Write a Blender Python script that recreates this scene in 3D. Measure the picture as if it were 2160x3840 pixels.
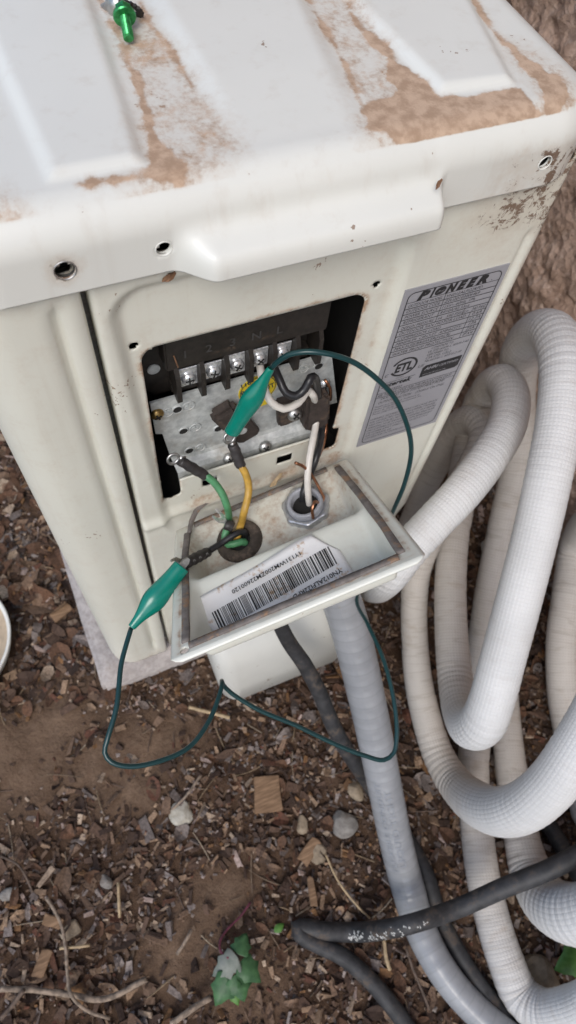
import bpy, bmesh, math, random
import numpy as np
from mathutils import Vector, Matrix, noise as mnoise

for o in list(bpy.data.objects): bpy.data.objects.remove(o)
scene = bpy.context.scene
col = scene.collection

# ------------------------------------------------------------ camera
cam_data = bpy.data.cameras.new('camera')
cam = bpy.data.objects.new('camera', cam_data); col.objects.link(cam)
cam_data.sensor_fit = 'VERTICAL'; cam_data.sensor_height = 36.0
cam_data.lens = 24.0686
cam.matrix_world = Matrix.Translation((0.0244,-0.2256,0.7429)) @ Matrix(((0.917075,0.309511,-0.251348),(-0.389642,0.829415,-0.400313),(0.08457,0.465052,0.881234))).to_4x4()
cam_data.clip_start = 0.01; cam_data.clip_end = 200
cam_data.dof.use_dof = True; cam_data.dof.focus_distance = 0.36; cam_data.dof.aperture_fstop = 13.0
scene.camera = cam
scene.render.resolution_x = 576; scene.render.resolution_y = 1024

# ------------------------------------------------------------ sky, sun, exposure
SUN_EL, SUN_AZ = 48.0, 217.0
world = bpy.data.worlds.new('World'); scene.world = world; world.use_nodes = True
wn = world.node_tree.nodes; wl = world.node_tree.links
bg = wn.get('Background') or wn.new('ShaderNodeBackground')
wo = wn.get('World Output') or wn.new('ShaderNodeOutputWorld')
sky = wn.new('ShaderNodeTexSky'); sky.sky_type = 'NISHITA'; sky.sun_disc = False
sky.sun_elevation = math.radians(SUN_EL); sky.sun_rotation = math.radians(SUN_AZ)
sky.air_density = 1.0; sky.dust_density = 2.0; sky.ozone_density = 1.0
wl.new(sky.outputs[0], bg.inputs[0]); bg.inputs[1].default_value = 0.15
wl.new(bg.outputs[0], wo.inputs[0])
sun_data = bpy.data.lights.new('sun', 'SUN'); sun_data.energy = 1.25; sun_data.angle = math.radians(30)
sun_data.color = (1.0, 0.985, 0.95)
sun = bpy.data.objects.new('sun', sun_data); col.objects.link(sun)
_az, _el = math.radians(SUN_AZ), math.radians(SUN_EL)
_to = Vector((math.sin(_az)*math.cos(_el), math.cos(_az)*math.cos(_el), math.sin(_el)))
sun.rotation_euler = _to.to_track_quat('Z', 'Y').to_euler()
scene.view_settings.view_transform = 'Standard'; scene.view_settings.look = 'None'
scene.view_settings.gamma = 1.0; scene.view_settings.exposure = 0.28
scene.view_settings.use_curve_mapping = False

# ------------------------------------------------------------ materials
class NT:
    def __init__(s, name):
        s.m = bpy.data.materials.new(name); s.m.use_nodes = True
        s.n = s.m.node_tree.nodes; s.l = s.m.node_tree.links
        s.b = s.n['Principled BSDF']; s.out = s.n['Material Output']
    def put(s, sock, v):
        if isinstance(v, bpy.types.NodeSocket): s.l.new(v, sock)
        elif v is not None: sock.default_value = v
    def coord(s, kind='Object', scale=None):
        c = s.n.new('ShaderNodeTexCoord').outputs[kind]
        if scale is None: return c
        mp = s.n.new('ShaderNodeMapping'); s.l.new(c, mp.inputs[0]); mp.inputs[3].default_value = scale
        return mp.outputs[0]
    def noise(s, scale, detail=4, rough=.55, vec=None, dist=0):
        t = s.n.new('ShaderNodeTexNoise'); s.put(t.inputs['Vector'], vec or s.coord())
        t.inputs['Scale'].default_value = scale; t.inputs['Detail'].default_value = detail
        t.inputs['Roughness'].default_value = rough; t.inputs['Distortion'].default_value = dist
        return t.outputs[0]
    def voro(s, scale, vec=None, feature='F1'):
        t = s.n.new('ShaderNodeTexVoronoi'); t.feature = feature
        s.put(t.inputs['Vector'], vec or s.coord()); t.inputs['Scale'].default_value = scale
        return t.outputs[0]
    def math(s, op, a, b=None, c=None):
        t = s.n.new('ShaderNodeMath'); t.operation = op; s.put(t.inputs[0], a); s.put(t.inputs[1], b)
        if c is not None: s.put(t.inputs[2], c)
        return t.outputs[0]
    def ss(s, v, lo, hi, o0=0., o1=1.):
        t = s.n.new('ShaderNodeMapRange'); t.interpolation_type = 'SMOOTHSTEP'
        for i, x in enumerate((v, lo, hi, o0, o1)): s.put(t.inputs[i], x)
        return t.outputs[0]
    def mix(s, f, a, b, mode='MIX'):
        t = s.n.new('ShaderNodeMix'); t.data_type = 'RGBA'; t.blend_type = mode
        s.put(t.inputs[0], f); s.put(t.inputs[6], c4(a)); s.put(t.inputs[7], c4(b)); return t.outputs[2]
    def ramp(s, v, stops):
        t = s.n.new('ShaderNodeValToRGB'); s.put(t.inputs[0], v); e = t.color_ramp.elements
        while len(e) < len(stops): e.new(.5)
        for k, (q, c) in zip(e, stops): k.position = q; k.color = c4(c)
        return t.outputs[0]
    def attr(s, name, out='Fac'):
        t = s.n.new('ShaderNodeAttribute'); t.attribute_name = name; return t.outputs[out]
    def bump(s, h, strength=.3, dist=.001):
        t = s.n.new('ShaderNodeBump'); t.inputs['Strength'].default_value = strength
        t.inputs['Distance'].default_value = dist; s.put(t.inputs['Height'], h); s.l.new(t.outputs[0], s.b.inputs['Normal'])
    def set(s, color=None, rough=None, metal=None, spec=None, coat=None):
        if color is not None: s.put(s.b.inputs['Base Color'], c4(color))
        s.put(s.b.inputs['Roughness'], rough); s.put(s.b.inputs['Metallic'], metal)
        s.put(s.b.inputs['Specular IOR Level'], spec); s.put(s.b.inputs['Coat Weight'], coat)
        return s.m
def c4(c):
    if isinstance(c, bpy.types.NodeSocket): return c
    return (*c, 1.0) if len(c) == 3 else c

def plain(name, color, rough=.5, metal=0., var=.15, nscale=200, bump=0., dirt=0., dirtcol=(.20,.13,.085), spec=.5):
    t = NT(name); n = t.noise(nscale, 5)
    dk = tuple(x*(1-var) for x in color); lt = tuple(min(1, x*(1+var)) for x in color)
    c = t.mix(t.ss(n, .3, .7), dk, lt)
    r = rough
    if dirt:
        d = t.ss(t.math('ADD', t.noise(60, 7, .65), t.math('MULTIPLY', t.noise(420, 4), .35)), .86-dirt*.4, .98-dirt*.3)
        c = t.mix(d, c, dirtcol); r = t.math('MULTIPLY_ADD', d, .85-rough, rough)
    if bump: t.bump(n, bump, .0006)
    return t.set(c, r, metal, spec)

def paint(name, color, rough=.32):
    """enamelled sheet metal with dust where the 'dirt' attribute says so"""
    t = NT(name); a = t.attr('dirt')
    n1 = t.noise(62, 8, .70); n2 = t.noise(330, 5, .65)
    w = t.math('ADD', a, t.math('ADD', t.math('MULTIPLY_ADD', n1, 1.15, -.575), t.math('MULTIPLY_ADD', n2, .55, -.275)))
    d = t.n.new('ShaderNodeMix'); t.put(d.inputs[0], t.attr('dark')); t.put(d.inputs[2], t.ss(w, .42, .80, 0., .94)); t.put(d.inputs[3], t.ss(t.math('ADD', a, t.math('MULTIPLY_ADD', t.noise(150, 10, .78, dist=.6), 2.2, -1.1)), .64, .76, 0., .95)); d = d.outputs[0]
    film = t.ss(w, .10, .60, 0., .30)
    dirt = t.mix(t.ss(t.noise(160, 6, .6), .35, .65), (.36,.235,.15), (.53,.375,.262))
    dirt = t.mix(t.ss(t.attr('dark'), 0., 1.), dirt, (.17,.105,.068))
    base = t.mix(t.ss(t.noise(9, 3), .3, .7), tuple(x*.96 for x in color), color)
    sp = t.math('GREATER_THAN', t.math('MULTIPLY', t.noise(330, 2), t.ss(t.noise(28, 3), .35, .75)), .60)
    base = t.mix(t.math('MULTIPLY', sp, .8), base, (.22,.13,.08))
    stk = t.noise(1., 5, .6, t.coord('Object', (110, 110, 6)))
    base = t.mix(t.ss(stk, .52, .80, 0., .16), base, (.40,.31,.22))
    c = t.mix(film, base, (.50,.40,.30)); c = t.mix(d, c, dirt)
    t.bump(t.math('ADD', t.math('MULTIPLY', d, t.noise(900, 5)), t.math('MULTIPLY', t.noise(260, 2), .03)), .35, .0005)
    return t.set(c, t.math('MULTIPLY_ADD', d, .6, rough), 0., .5)

M = {}
M['lid'] = paint('lid_paint', (.722,.728,.682), .36)
M['panel'] = paint('panel_paint', (.708,.705,.622), .40)
M['tray'] = paint('cover_paint', (.72,.73,.66), .34)
M['dark'] = plain('interior_shade_black', (.012,.011,.010), .8)  # near-black colour standing in for shade inside openings, holes and slots
M['dark_brown'] = plain('black_brown_plastic', (.019,.015,.012), .5, var=.3, nscale=300, dirt=.22, dirtcol=(.06,.042,.028))
M['clampm'] = plain('brown_rubber', (.042,.031,.026), .7, var=.3, nscale=250, dirt=.4, dirtcol=(.10,.07,.05))
def zinc():
    t = NT('galvanised_steel'); v = t.voro(260); n = t.noise(160, 6, .65)
    c = t.mix(t.ss(n, .3, .75), (.40,.42,.415), (.66,.68,.665)); c = t.mix(t.math('MULTIPLY', t.ss(t.noise(60, 6, .7), .5, .75), .55), c, (.30,.25,.19))
    t.bump(n, .15, .0004)
    return t.set(c, t.ss(v, 0., 1., .34, .55), .25)
M['zinc'] = zinc()
M['steel'] = plain('bright_steel', (.80,.82,.84), .25, .7, var=.25, nscale=500)
M['steel_dull'] = plain('dull_steel', (.50,.50,.49), .42, 1., var=.15, nscale=400)
M['brass'] = plain('brassy_screw', (.36,.25,.10), .38, 1., var=.25, nscale=500)
M['copper'] = plain('copper', (.40,.19,.11), .33, 1., var=.3, nscale=300)
M['fitting'] = plain('zinc_casting', (.58,.59,.61), .38, .85, var=.12, nscale=350, bump=.25, dirt=.2)
M['throat'] = plain('grey_bushing', (.34,.35,.38), .35, var=.06)
M['rubber'] = plain('dusty_rubber', (.066,.052,.042), .85, var=.35, nscale=220, bump=.5, dirt=.55, dirtcol=(.16,.12,.09))
M['black'] = plain('black_rubber_jacket', (.030,.030,.032), .6, var=.35, nscale=120, bump=.4, dirt=.38, dirtcol=(.085,.066,.052))
M['wire_black'] = plain('black_insulation', (.018,.018,.020), .35, var=.2, dirt=.15, dirtcol=(.08,.06,.05))
M['shrink'] = plain('black_shrink_tube', (.035,.031,.031), .5, var=.3, dirt=.25, dirtcol=(.10,.08,.07))
M['wire_white'] = plain('white_insulation', (.66,.63,.58), .35, var=.06, dirt=.15)
M['wire_green'] = plain('green_insulation', (.085,.27,.125), .42, var=.15, dirt=.18, dirtcol=(.15,.20,.12))
M['wire_yellow'] = plain('yellow_insulation', (.50,.30,.055), .42, var=.15, dirt=.22, dirtcol=(.25,.17,.09))
M['wire_tan'] = plain('tan_insulation', (.42,.33,.22), .45, var=.1)
M['lead'] = plain('dark_green_lead', (.008,.042,.045), .28, var=.08)
M['clip'] = plain('teal_green_vinyl', (.000,.185,.135), .22, var=.06, spec=.6)
M['bolt'] = plain('green_anodised', (.05,.30,.10), .3, .75, var=.3, nscale=500)
M['gasket'] = plain('grey_foam_gasket', (.165,.147,.136), .9, var=.25, nscale=200, bump=.4, dirt=.42, dirtcol=(.27,.17,.105))
M['foil'] = plain('silver_foil_label', (.335,.335,.36), .45, .1, var=.05, nscale=30)
M['ink'] = plain('black_ink', (.018,.018,.020), .5)
M['ink_dim'] = plain('grey_ink', (.045,.045,.05), .5)
M['conduit_ink'] = plain('faint_conduit_print', (.235,.25,.275), .5)
M['letter'] = plain('raised_letter', (.05,.048,.046), .6)
M['paper'] = plain('white_sticker_paper', (.78,.77,.76), .5, var=.04, nscale=40, dirt=.30, dirtcol=(.48,.33,.21))
M['yellow'] = plain('yellow_sticker', (.74,.55,.02), .45, var=.1, dirt=.15, dirtcol=(.30,.22,.05))
M['valve'] = plain('valve_cover_plastic', (.60,.60,.56), .38, var=.04, nscale=20, dirt=.12)
M['leaf_dead'] = plain('dead_leaf', (.16,.085,.045), .7, var=.4, nscale=150)
def conduit_mat():
    t = NT('grey_conduit'); uv = t.coord('UV'); sx = t.n.new('ShaderNodeSeparateXYZ'); t.l.new(uv, sx.inputs[0])
    w = t.math('SINE', t.math('MULTIPLY', sx.outputs[0], 2*math.pi/.0125))
    g = t.ss(w, .80, 1.)
    c = t.mix(t.ss(t.noise(40, 5), .3, .7), (.25,.26,.275), (.305,.315,.33)); c = t.mix(t.math('MULTIPLY', g, .22), c, (.18,.19,.20))
    c = t.mix(t.ss(t.noise(70, 7, .7), .62, .78, 0., .5), c, (.27,.215,.16))
    t.bump(t.math('MULTIPLY', w, 1.), .25, .0006)
    return t.set(c, .26, 0., .55)
M['conduit'] = conduit_mat()
def hose_mat(name, dirt0):
    t = NT(name); g = t.attr('grime'); dirt = t.math('MULTIPLY_ADD', g, .75, dirt0); uv = t.coord('UV'); sx = t.n.new('ShaderNodeSeparateXYZ'); t.l.new(uv, sx.inputs[0])
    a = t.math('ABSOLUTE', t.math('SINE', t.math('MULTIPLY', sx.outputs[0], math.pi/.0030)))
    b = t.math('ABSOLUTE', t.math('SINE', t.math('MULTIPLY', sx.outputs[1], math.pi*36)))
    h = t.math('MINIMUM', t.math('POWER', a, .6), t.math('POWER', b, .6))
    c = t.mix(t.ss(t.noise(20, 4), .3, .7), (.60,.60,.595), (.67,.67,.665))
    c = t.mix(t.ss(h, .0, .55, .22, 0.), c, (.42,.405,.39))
    st = t.n.new('ShaderNodeTexNoise'); mp = t.n.new('ShaderNodeMapping'); t.l.new(uv, mp.inputs[0]); mp.inputs[3].default_value = (120, 4, 1)
    t.l.new(mp.outputs[0], st.inputs['Vector']); st.inputs['Scale'].default_value = 1.; st.inputs['Detail'].default_value = 5
    d = t.math('MULTIPLY', t.ss(st.outputs[0], .50, .78), t.ss(t.noise(14, 4), .42, .62))
    d2 = t.math('ADD', t.math('MULTIPLY', d, dirt), t.math('MULTIPLY', t.ss(t.noise(45, 8, .7), .55, .80), t.math('MULTIPLY', dirt, .8)))
    cr = t.n.new('ShaderNodeTexNoise'); mq = t.n.new('ShaderNodeMapping'); t.l.new(uv, mq.inputs[0]); mq.inputs[3].default_value = (70, .8, 1); t.l.new(mq.outputs[0], cr.inputs['Vector']); cr.inputs['Scale'].default_value = 1.; cr.inputs['Detail'].default_value = 3
    crk = t.math('MULTIPLY', t.math('SUBTRACT', 1., t.ss(t.math('ABSOLUTE', t.math('SUBTRACT', cr.outputs[0], .53)), .0, .030)), g)
    c = t.mix(d2, c, (.30,.215,.15)); c = t.mix(t.math('MULTIPLY', crk, .45), c, (.16,.125,.10)); c = t.mix(t.math('MULTIPLY', g, .70), c, (.45,.405,.355))
    t.bump(t.math('ADD', h, t.math('MULTIPLY', t.noise(60, 3), .8)), .38, .0008)
    return t.set(c, .62, 0., .35)
M['hose'] = hose_mat('white_foam_insulation', .20)
M['hose_old'] = hose_mat('grimy_white_foam_insulation', .45)
def stucco():
    t = NT('stucco'); n = t.noise(26, 8, .62)
    c = t.mix(t.ss(n, .3, .7), (.44,.30,.225), (.63,.455,.36)); c = t.mix(t.ss(t.noise(110, 8, .75), .50, .62, 0., .7), c, (.72,.56,.46))
    t.bump(t.math('ADD', t.noise(120, 8, .7), t.math('MULTIPLY', t.voro(110), .7)), 1., .009)
    return t.set(c, .93, 0., .2)
M['stucco'] = stucco()
def soil():
    t = NT('soil'); n = t.noise(35, 9, .68)
    c = t.ramp(n, [(.25,(.038,.023,.015)), (.5,(.084,.051,.033)), (.75,(.15,.094,.062))])
    c = t.mix(t.attr('pale'), c, t.mix(t.ss(t.noise(90, 7, .7), .3, .7), (.155,.100,.066), (.235,.158,.106)))
    t.bump(t.math('ADD', t.noise(220, 8, .7), t.noise(70, 4)), .9, .004)
    return t.set(c, .95, 0., .15)
M['soil'] = soil()
def chip_mat():
    t = NT('mulch'); a = t.attr('Col', 'Color')
    f = t.noise(420, 5, .65); g = t.noise(55, 4)
    c = t.mix(1., a, t.mix(t.ss(f, .3, .7), (.55,.55,.55), (1.25,1.25,1.25)), 'MULTIPLY')
    c = t.mix(t.ss(g, .42, .70, .04, .50), c, (.085,.056,.040))
    t.bump(f, .5, .001)
    return t.set(c, .85, 0., .25)
M['chips'] = chip_mat()
def wood():
    t = NT('raw_wood'); n = t.noise(1., 5, .6, t.coord('Object', (60, 420, 60)))
    c = t.mix(t.ss(n, .3, .72), (.17,.105,.062), (.32,.205,.125)); c = t.mix(t.ss(t.noise(70, 5), .5, .75, 0., .5), c, (.10,.065,.045))
    t.bump(n, .6, .001); return t.set(c, .85, 0., .2)
M['wood'] = wood()
def stone(name, a, b):
    t = NT(name); n = t.noise(130, 8, .68); c = t.mix(t.ss(n, .3, .7), a, b)
    c = t.mix(t.ss(t.noise(60, 6), .55, .75, 0., .6), c, (.17,.12,.085)); t.bump(n, .7, .002); return t.set(c, .9, 0., .25)
M['stone_pale'] = stone('pale_stone', (.34,.31,.25), (.52,.49,.42))
M['stone_grey'] = stone('grey_stone', (.17,.155,.14), (.29,.27,.245))
M['stone_tan'] = stone('tan_stone', (.21,.165,.115), (.36,.29,.21))
M['twig'] = plain('weathered_twig', (.23,.175,.13), .85, var=.45, nscale=180, bump=.6)
M['twig_dark'] = plain('dark_twig', (.10,.07,.052), .85, var=.4, nscale=180, bump=.6)
M['straw'] = plain('dry_straw', (.38,.28,.165), .75, var=.25)
M['concrete'] = stone('concrete_pad', (.30,.27,.255), (.46,.42,.40))
def leafm(name, a, b):
    t = NT(name); c = t.mix(t.ss(t.noise(140, 5), .3, .7), a, b); t.bump(t.noise(160, 4), .25, .001); return t.set(c, .5, 0., .4)
M['ivy'] = leafm('ivy_green', (.030,.085,.032), (.062,.150,.058))
M['ivy_pale'] = leafm('ivy_underside', (.12,.145,.118), (.20,.215,.19))
M['leaf_bright'] = leafm('bright_leaf', (.055,.15,.022), (.10,.23,.05))
M['stem_red'] = plain('red_stem', (.14,.035,.055), .6, var=.3)
M['dish'] = plain('white_dish', (.74,.73,.68), .4, var=.04)
M['dish_in'] = plain('stained_dish', (.46,.36,.25), .6, var=.2, nscale=40)
M['white_mark'] = plain('white_paint_mark', (.45,.45,.43), .6)
M['jacket_text'] = plain('pale_print', (.30,.30,.30), .6)

# ------------------------------------------------------------ mesh helpers
def mesh_obj(name, verts, faces, mat, parent=None, smooth=False, uv=None, attrs=None):
    me = bpy.data.meshes.new(name)
    me.from_pydata([tuple(map(float, v)) for v in verts], [], [tuple(map(int, f)) for f in faces]); me.update()
    if smooth: me.polygons.foreach_set('use_smooth', [True]*len(me.polygons))
    for k, v in (attrs or {}).items():
        a = me.attributes.new(k, 'FLOAT', 'POINT'); a.data.foreach_set('value', np.asarray(v, np.float32))
    if uv is not None:
        l = me.uv_layers.new(name='UVMap'); li = np.empty(len(me.loops), np.int32); me.loops.foreach_get('vertex_index', li)
        l.data.foreach_set('uv', np.asarray(uv, np.float32)[li].ravel())
    if mat: me.materials.append(mat)
    return link(name, me, parent)
def link(name, me, parent=None, mw=None):
    o = bpy.data.objects.new(name, me); col.objects.link(o)
    if mw is not None: o.matrix_basis = mw
    if parent is not None:
        o.parent = parent
        o.matrix_parent_inverse = world_of(parent).inverted()
    return o
def world_of(o):
    if o.parent is None: return o.matrix_basis.copy()
    return world_of(o.parent) @ o.matrix_parent_inverse @ o.matrix_basis
def thing(name, label, cat, base, group=None):
    o = bpy.data.objects.new(name, None); col.objects.link(o); o.location = base; o.matrix_basis = Matrix.Translation(base)
    o.empty_display_size = .02
    return tag(o, label, cat, group)
def tag(o, label=None, cat=None, group=None, kind=None):
    for k, v in (('label', label), ('category', cat), ('group', group), ('kind', kind)):
        if v: o[k] = v
    return o
def solid(o, th, off=-1):
    m = o.modifiers.new('thickness', 'SOLIDIFY'); m.thickness = th; m.offset = off; return o
def frame(xd, zd):
    z = Vector(zd).normalized(); x = Vector(xd); x = (x - z*x.dot(z)).normalized(); y = z.cross(x)
    return Matrix((x, y, z)).transposed()
def at_frame(P, xd, zd): return Matrix.Translation(P) @ frame(xd, zd).to_4x4()

class MB:
    """collects simple solids into one mesh"""
    def __init__(s): s.v = []; s.f = []; s.sm = []
    def add(s, vs, fs, M4=None):
        n = len(s.v); s.v += [tuple(M4 @ Vector(v)) if M4 is not None else tuple(v) for v in vs]
        s.f += [tuple(i+n for i in f) for f in fs]; return s
    def box(s, c, d, M4=None, bev=.0006):
        bm = bmesh.new(); bmesh.ops.create_cube(bm, size=1.)
        for v in bm.verts: v.co = Vector((v.co.x*d[0]+c[0], v.co.y*d[1]+c[1], v.co.z*d[2]+c[2]))
        if bev: bmesh.ops.bevel(bm, geom=bm.edges[:], offset=min(bev, min(d)*.4), segments=2, affect='EDGES')
        return s.bm(bm, M4)
    def bm(s, bm, M4=None):
        bm.verts.index_update(); s.add([v.co[:] for v in bm.verts], [[v.index for v in f.verts] for f in bm.faces], M4); bm.free(); return s
    def lathe(s, prof, n=24, M4=None, caps=True, sx=1., sy=1.):
        vs = []; fs = []; m = len(prof)
        for i in range(n):
            a = 2*math.pi*i/n
            for r, z in prof: vs.append((r*math.cos(a)*sx, r*math.sin(a)*sy, z))
        for i in range(n):
            for j in range(m-1):
                k = (i+1) % n; fs.append((i*m+j, k*m+j, k*m+j+1, i*m+j+1))
        if caps:
            fs.append(tuple(i*m for i in range(n))[::-1]); fs.append(tuple(i*m+m-1 for i in range(n)))
        return s.add(vs, fs, M4)
    def prism(s, pts, z0, z1, M4=None, bev=.0):
        bm = bmesh.new(); vs = [bm.verts.new((x, y, z0)) for x, y in pts]; f = bm.faces.new(vs)
        r = bmesh.ops.extrude_face_region(bm, geom=[f])
        for e in r['geom']:
            if isinstance(e, bmesh.types.BMVert): e.co.z = z1
        bmesh.ops.recalc_face_normals(bm, faces=bm.faces[:])
        if bev: bmesh.ops.bevel(bm, geom=bm.edges[:], offset=bev, segments=2, affect='EDGES')
        return s.bm(bm, M4)
    def build(s, name, mat, parent=None, smooth=False): return mesh_obj(name, s.v, s.f, mat, parent, smooth)

def spline(P, step=.004):
    P = np.asarray(P, float); out = []
    Q = np.vstack([2*P[0]-P[1], P, 2*P[-1]-P[-2]])
    for i in range(1, len(Q)-2):
        p0, p1, p2, p3 = Q[i-1], Q[i], Q[i+1], Q[i+2]
        def td(a, b): return max(np.linalg.norm((b-a)[:3])**.5, 1e-4)
        t1 = td(p0, p1); t2 = t1+td(p1, p2); t3 = t2+td(p2, p3)
        m = max(2, int(np.linalg.norm((p2-p1)[:3])/step))
        for k in range(m):
            t = t1+(t2-t1)*k/m
            a1 = (t1-t)/t1*p0+t/t1*p1; a2 = (t2-t)/(t2-t1)*p1+(t-t1)/(t2-t1)*p2; a3 = (t3-t)/(t3-t2)*p2+(t-t2)/(t3-t2)*p3
            b1 = (t2-t)/t2*a1+t/t2*a2; b2 = (t3-t)/(t3-t1)*a2+(t-t1)/(t3-t1)*a3
            out.append((t2-t)/(t2-t1)*b1+(t-t1)/(t2-t1)*b2)
    out.append(P[-1]); return np.array(out)
def tube(name, pts, mat, parent=None, r=None, n=12, step=.004, caps=True, rfun=None):
    P = np.array([tuple(q[:3])+((q[3] if r is None else r), (q[4] if len(q) > 4 else 0.)) for q in pts], float); P = spline(P, step); N = len(P)
    tan = np.gradient(P[:, :3], axis=0); tan /= np.linalg.norm(tan, axis=1)[:, None]
    u = np.cross(tan[0], (0, 0, 1.)); u = u if np.linalg.norm(u) > .1 else np.cross(tan[0], (1., 0, 0)); u /= np.linalg.norm(u)
    s = np.concatenate([[0], np.cumsum(np.linalg.norm(np.diff(P[:, :3], axis=0), axis=1))])
    curv = np.linalg.norm(np.gradient(tan, axis=0), axis=1)/np.maximum(np.gradient(s), 1e-6)
    vs = []; uv = []; fs = []
    for i in range(N):
        u = u-tan[i]*np.dot(u, tan[i]); u /= np.linalg.norm(u); w = np.cross(tan[i], u)
        for k in range(n+1):
            a = 2*math.pi*k/n; d = math.cos(a)*u+math.sin(a)*w
            rr = P[i, 3]
            if rfun: rr *= rfun(s[i], a, curv[i], d, P[i])
            vs.append(P[i, :3]+d*rr); uv.append((s[i], k/n))
    for i in range(N-1):
        for k in range(n):
            a = i*(n+1)+k; fs.append((a, a+1, a+n+2, a+n+1))
    if caps: fs.append(tuple(range(n))[::-1]); fs.append(tuple((N-1)*(n+1)+k for k in range(n)))
    return mesh_obj(name, vs, fs, mat, parent, True, uv, {'grime': np.repeat(np.clip(P[:, 4], 0, 1), n+1)} if len(pts[0]) > 4 else None)

_tc = {}
def text_geo(s, bold=0., shear=0.):
    k = (s, bold, shear)
    if k not in _tc:
        cu = bpy.data.curves.new('t', 'FONT'); cu.body = s; cu.size = 1.; cu.offset = bold; cu.shear = shear; cu.resolution_u = 2
        ob = bpy.data.objects.new('t', cu); col.objects.link(ob); bpy.context.view_layer.update()
        me = bpy.data.meshes.new_from_object(ob.evaluated_get(bpy.context.evaluated_depsgraph_get()))
        v = np.array([x.co[:] for x in me.vertices]).reshape(-1, 3); f = [tuple(q.vertices) for q in me.polygons]
        bpy.data.objects.remove(ob); bpy.data.curves.remove(cu); bpy.data.meshes.remove(me)
        _tc[k] = (v, f)
    return _tc[k]
def put_text(mb, s, P, xd, yd, cap, width=None, bold=0., shear=0., align='L'):
    """lay flat lettering with its baseline at P; cap = capital height"""
    v, f = text_geo(s, bold, shear)
    if not len(v): return
    v = v.copy(); x0, x1 = v[:, 0].min(), v[:, 0].max(); hh = .70
    sy = cap/hh; sx = sy if width is None else width/(x1-x0)
    X = (v[:, 0]-x0)*sx
    if align == 'C': X -= (x1-x0)*sx/2
    if align == 'R': X -= (x1-x0)*sx
    P, xd, yd = map(np.array, (P, xd, yd))
    mb.add(P+np.outer(X, xd)+np.outer(v[:, 1]*sy, yd), f)

def sstep(x, a, b):
    t = np.clip((x-a)/(b-a), 0, 1); return t*t*(3-2*t)
def poly_sd(x, y, pts):
    """signed distance (negative inside) to a polygon, arrays"""
    pts = np.asarray(pts, float)[:, :2]; d = np.full(x.shape, 1e9); ins = np.zeros(x.shape, bool); n = len(pts)
    for i in range(n):
        a, b = pts[i], pts[(i+1) % n]; e = b-a; wx, wy = x-a[0], y-a[1]
        t = np.clip((wx*e[0]+wy*e[1])/max(e@e, 1e-12), 0, 1); d = np.minimum(d, np.hypot(wx-e[0]*t, wy-e[1]*t))
        c = ((a[1] > y) != (b[1] > y)) & (x < (b[0]-a[0])*(y-a[1])/((b[1]-a[1]) or 1e-12)+a[0]); ins ^= c
    return np.where(ins, -d, d)
def line_d(x, y, pts):
    pts = np.asarray(pts, float)[:, :2]; d = np.full(x.shape, 1e9)
    for a, b in zip(pts[:-1], pts[1:]):
        e = b-a; wx, wy = x-a[0], y-a[1]; t = np.clip((wx*e[0]+wy*e[1])/max(e@e, 1e-12), 0, 1); d = np.minimum(d, np.hypot(wx-e[0]*t, wy-e[1]*t))
    return d
def rbox_sd(x, y, cx, cy, hx, hy, r):
    qx, qy = np.abs(x-cx)-(hx-r), np.abs(y-cy)-(hy-r)
    return np.hypot(np.maximum(qx, 0), np.maximum(qy, 0))+np.minimum(np.maximum(qx, qy), 0)-r
def grid_faces(nu, nv):
    i, j = np.meshgrid(np.arange(nu-1), np.arange(nv-1), indexing='ij'); a = (i*nv+j).ravel()
    return np.stack([a, a+nv, a+nv+1, a+1], 1)
def holes_cut(U, V, sd_fun, cell):
    """snap grid nodes near the outline of sd_fun<0 onto it; returns moved U,V and node sd"""
    for _ in range(2):
        s = sd_fun(U, V); e = 1e-5
        gx = (sd_fun(U+e, V)-sd_fun(U-e, V))/(2*e); gy = (sd_fun(U, V+e)-sd_fun(U, V-e))/(2*e)
        k = np.abs(s) < cell*.62
        U = np.where(k, U-s*gx, U); V = np.where(k, V-s*gy, V)
    return U, V, sd_fun(U, V)

rng = random.Random(7); nrng = np.random.default_rng(11)
GZ = -.03
# ------------------------------------------------------------ ground
def uneven(lo, hi, fa, fb, step, grow=1.35):
    a = list(np.arange(fa, fb+1e-9, step)); s = step
    while a[-1] < hi: s *= grow; a.append(min(a[-1]+s, hi))
    s = step
    while a[0] > lo: s *= grow; a.insert(0, max(a[0]-s, lo))
    return np.array(a)
PALE = [((-0.1331,-0.0654,-0.03), .07), ((-0.0402,-0.2714,-0.03), .055), ((0.0183,-0.243,-0.03), .05), ((-0.0668,-0.0802,-0.03), .06), ((-0.0984,-0.0238,-0.03), .075), ((-0.141,-0.0283,-0.03), .06), ((-0.0025,-0.0806,-0.03), .06), ((-0.0358,-0.1182,-0.03), .05), ((0.0092,-0.3202,-0.03), .05)]
def pale_at(x, y):
    v = np.zeros_like(x)
    for (c, r) in PALE: v = np.maximum(v, 1-np.hypot(x-c[0], (y-c[1])*1.4)/r*.75)
    return np.clip(v, 0, 1)
def ground():
    xs = uneven(-25, 25, -.35, .56, .006); ys = uneven(-25, 25, -.56, .60, .006)
    X, Y = np.meshgrid(xs, ys, indexing='ij'); x, y = X.ravel(), Y.ravel(); z = np.empty_like(x)
    for i in range(len(x)):
        if -.5 < x[i] < .7 and -.7 < y[i] < .8:
            z[i] = GZ+.009*mnoise.noise((x[i]*9, y[i]*9, 1.3))+.0045*mnoise.noise((x[i]*38, y[i]*38, 4.))+.002*mnoise.noise((x[i]*110, y[i]*110, 2.))
        else: z[i] = GZ
    o = mesh_obj('ground', np.stack([x, y, z], 1), grid_faces(len(xs), len(ys)), M['soil'], None, True, attrs={'pale': pale_at(x, y)*.9})
    tag(o, kind='structure'); return x, y, z
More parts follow.
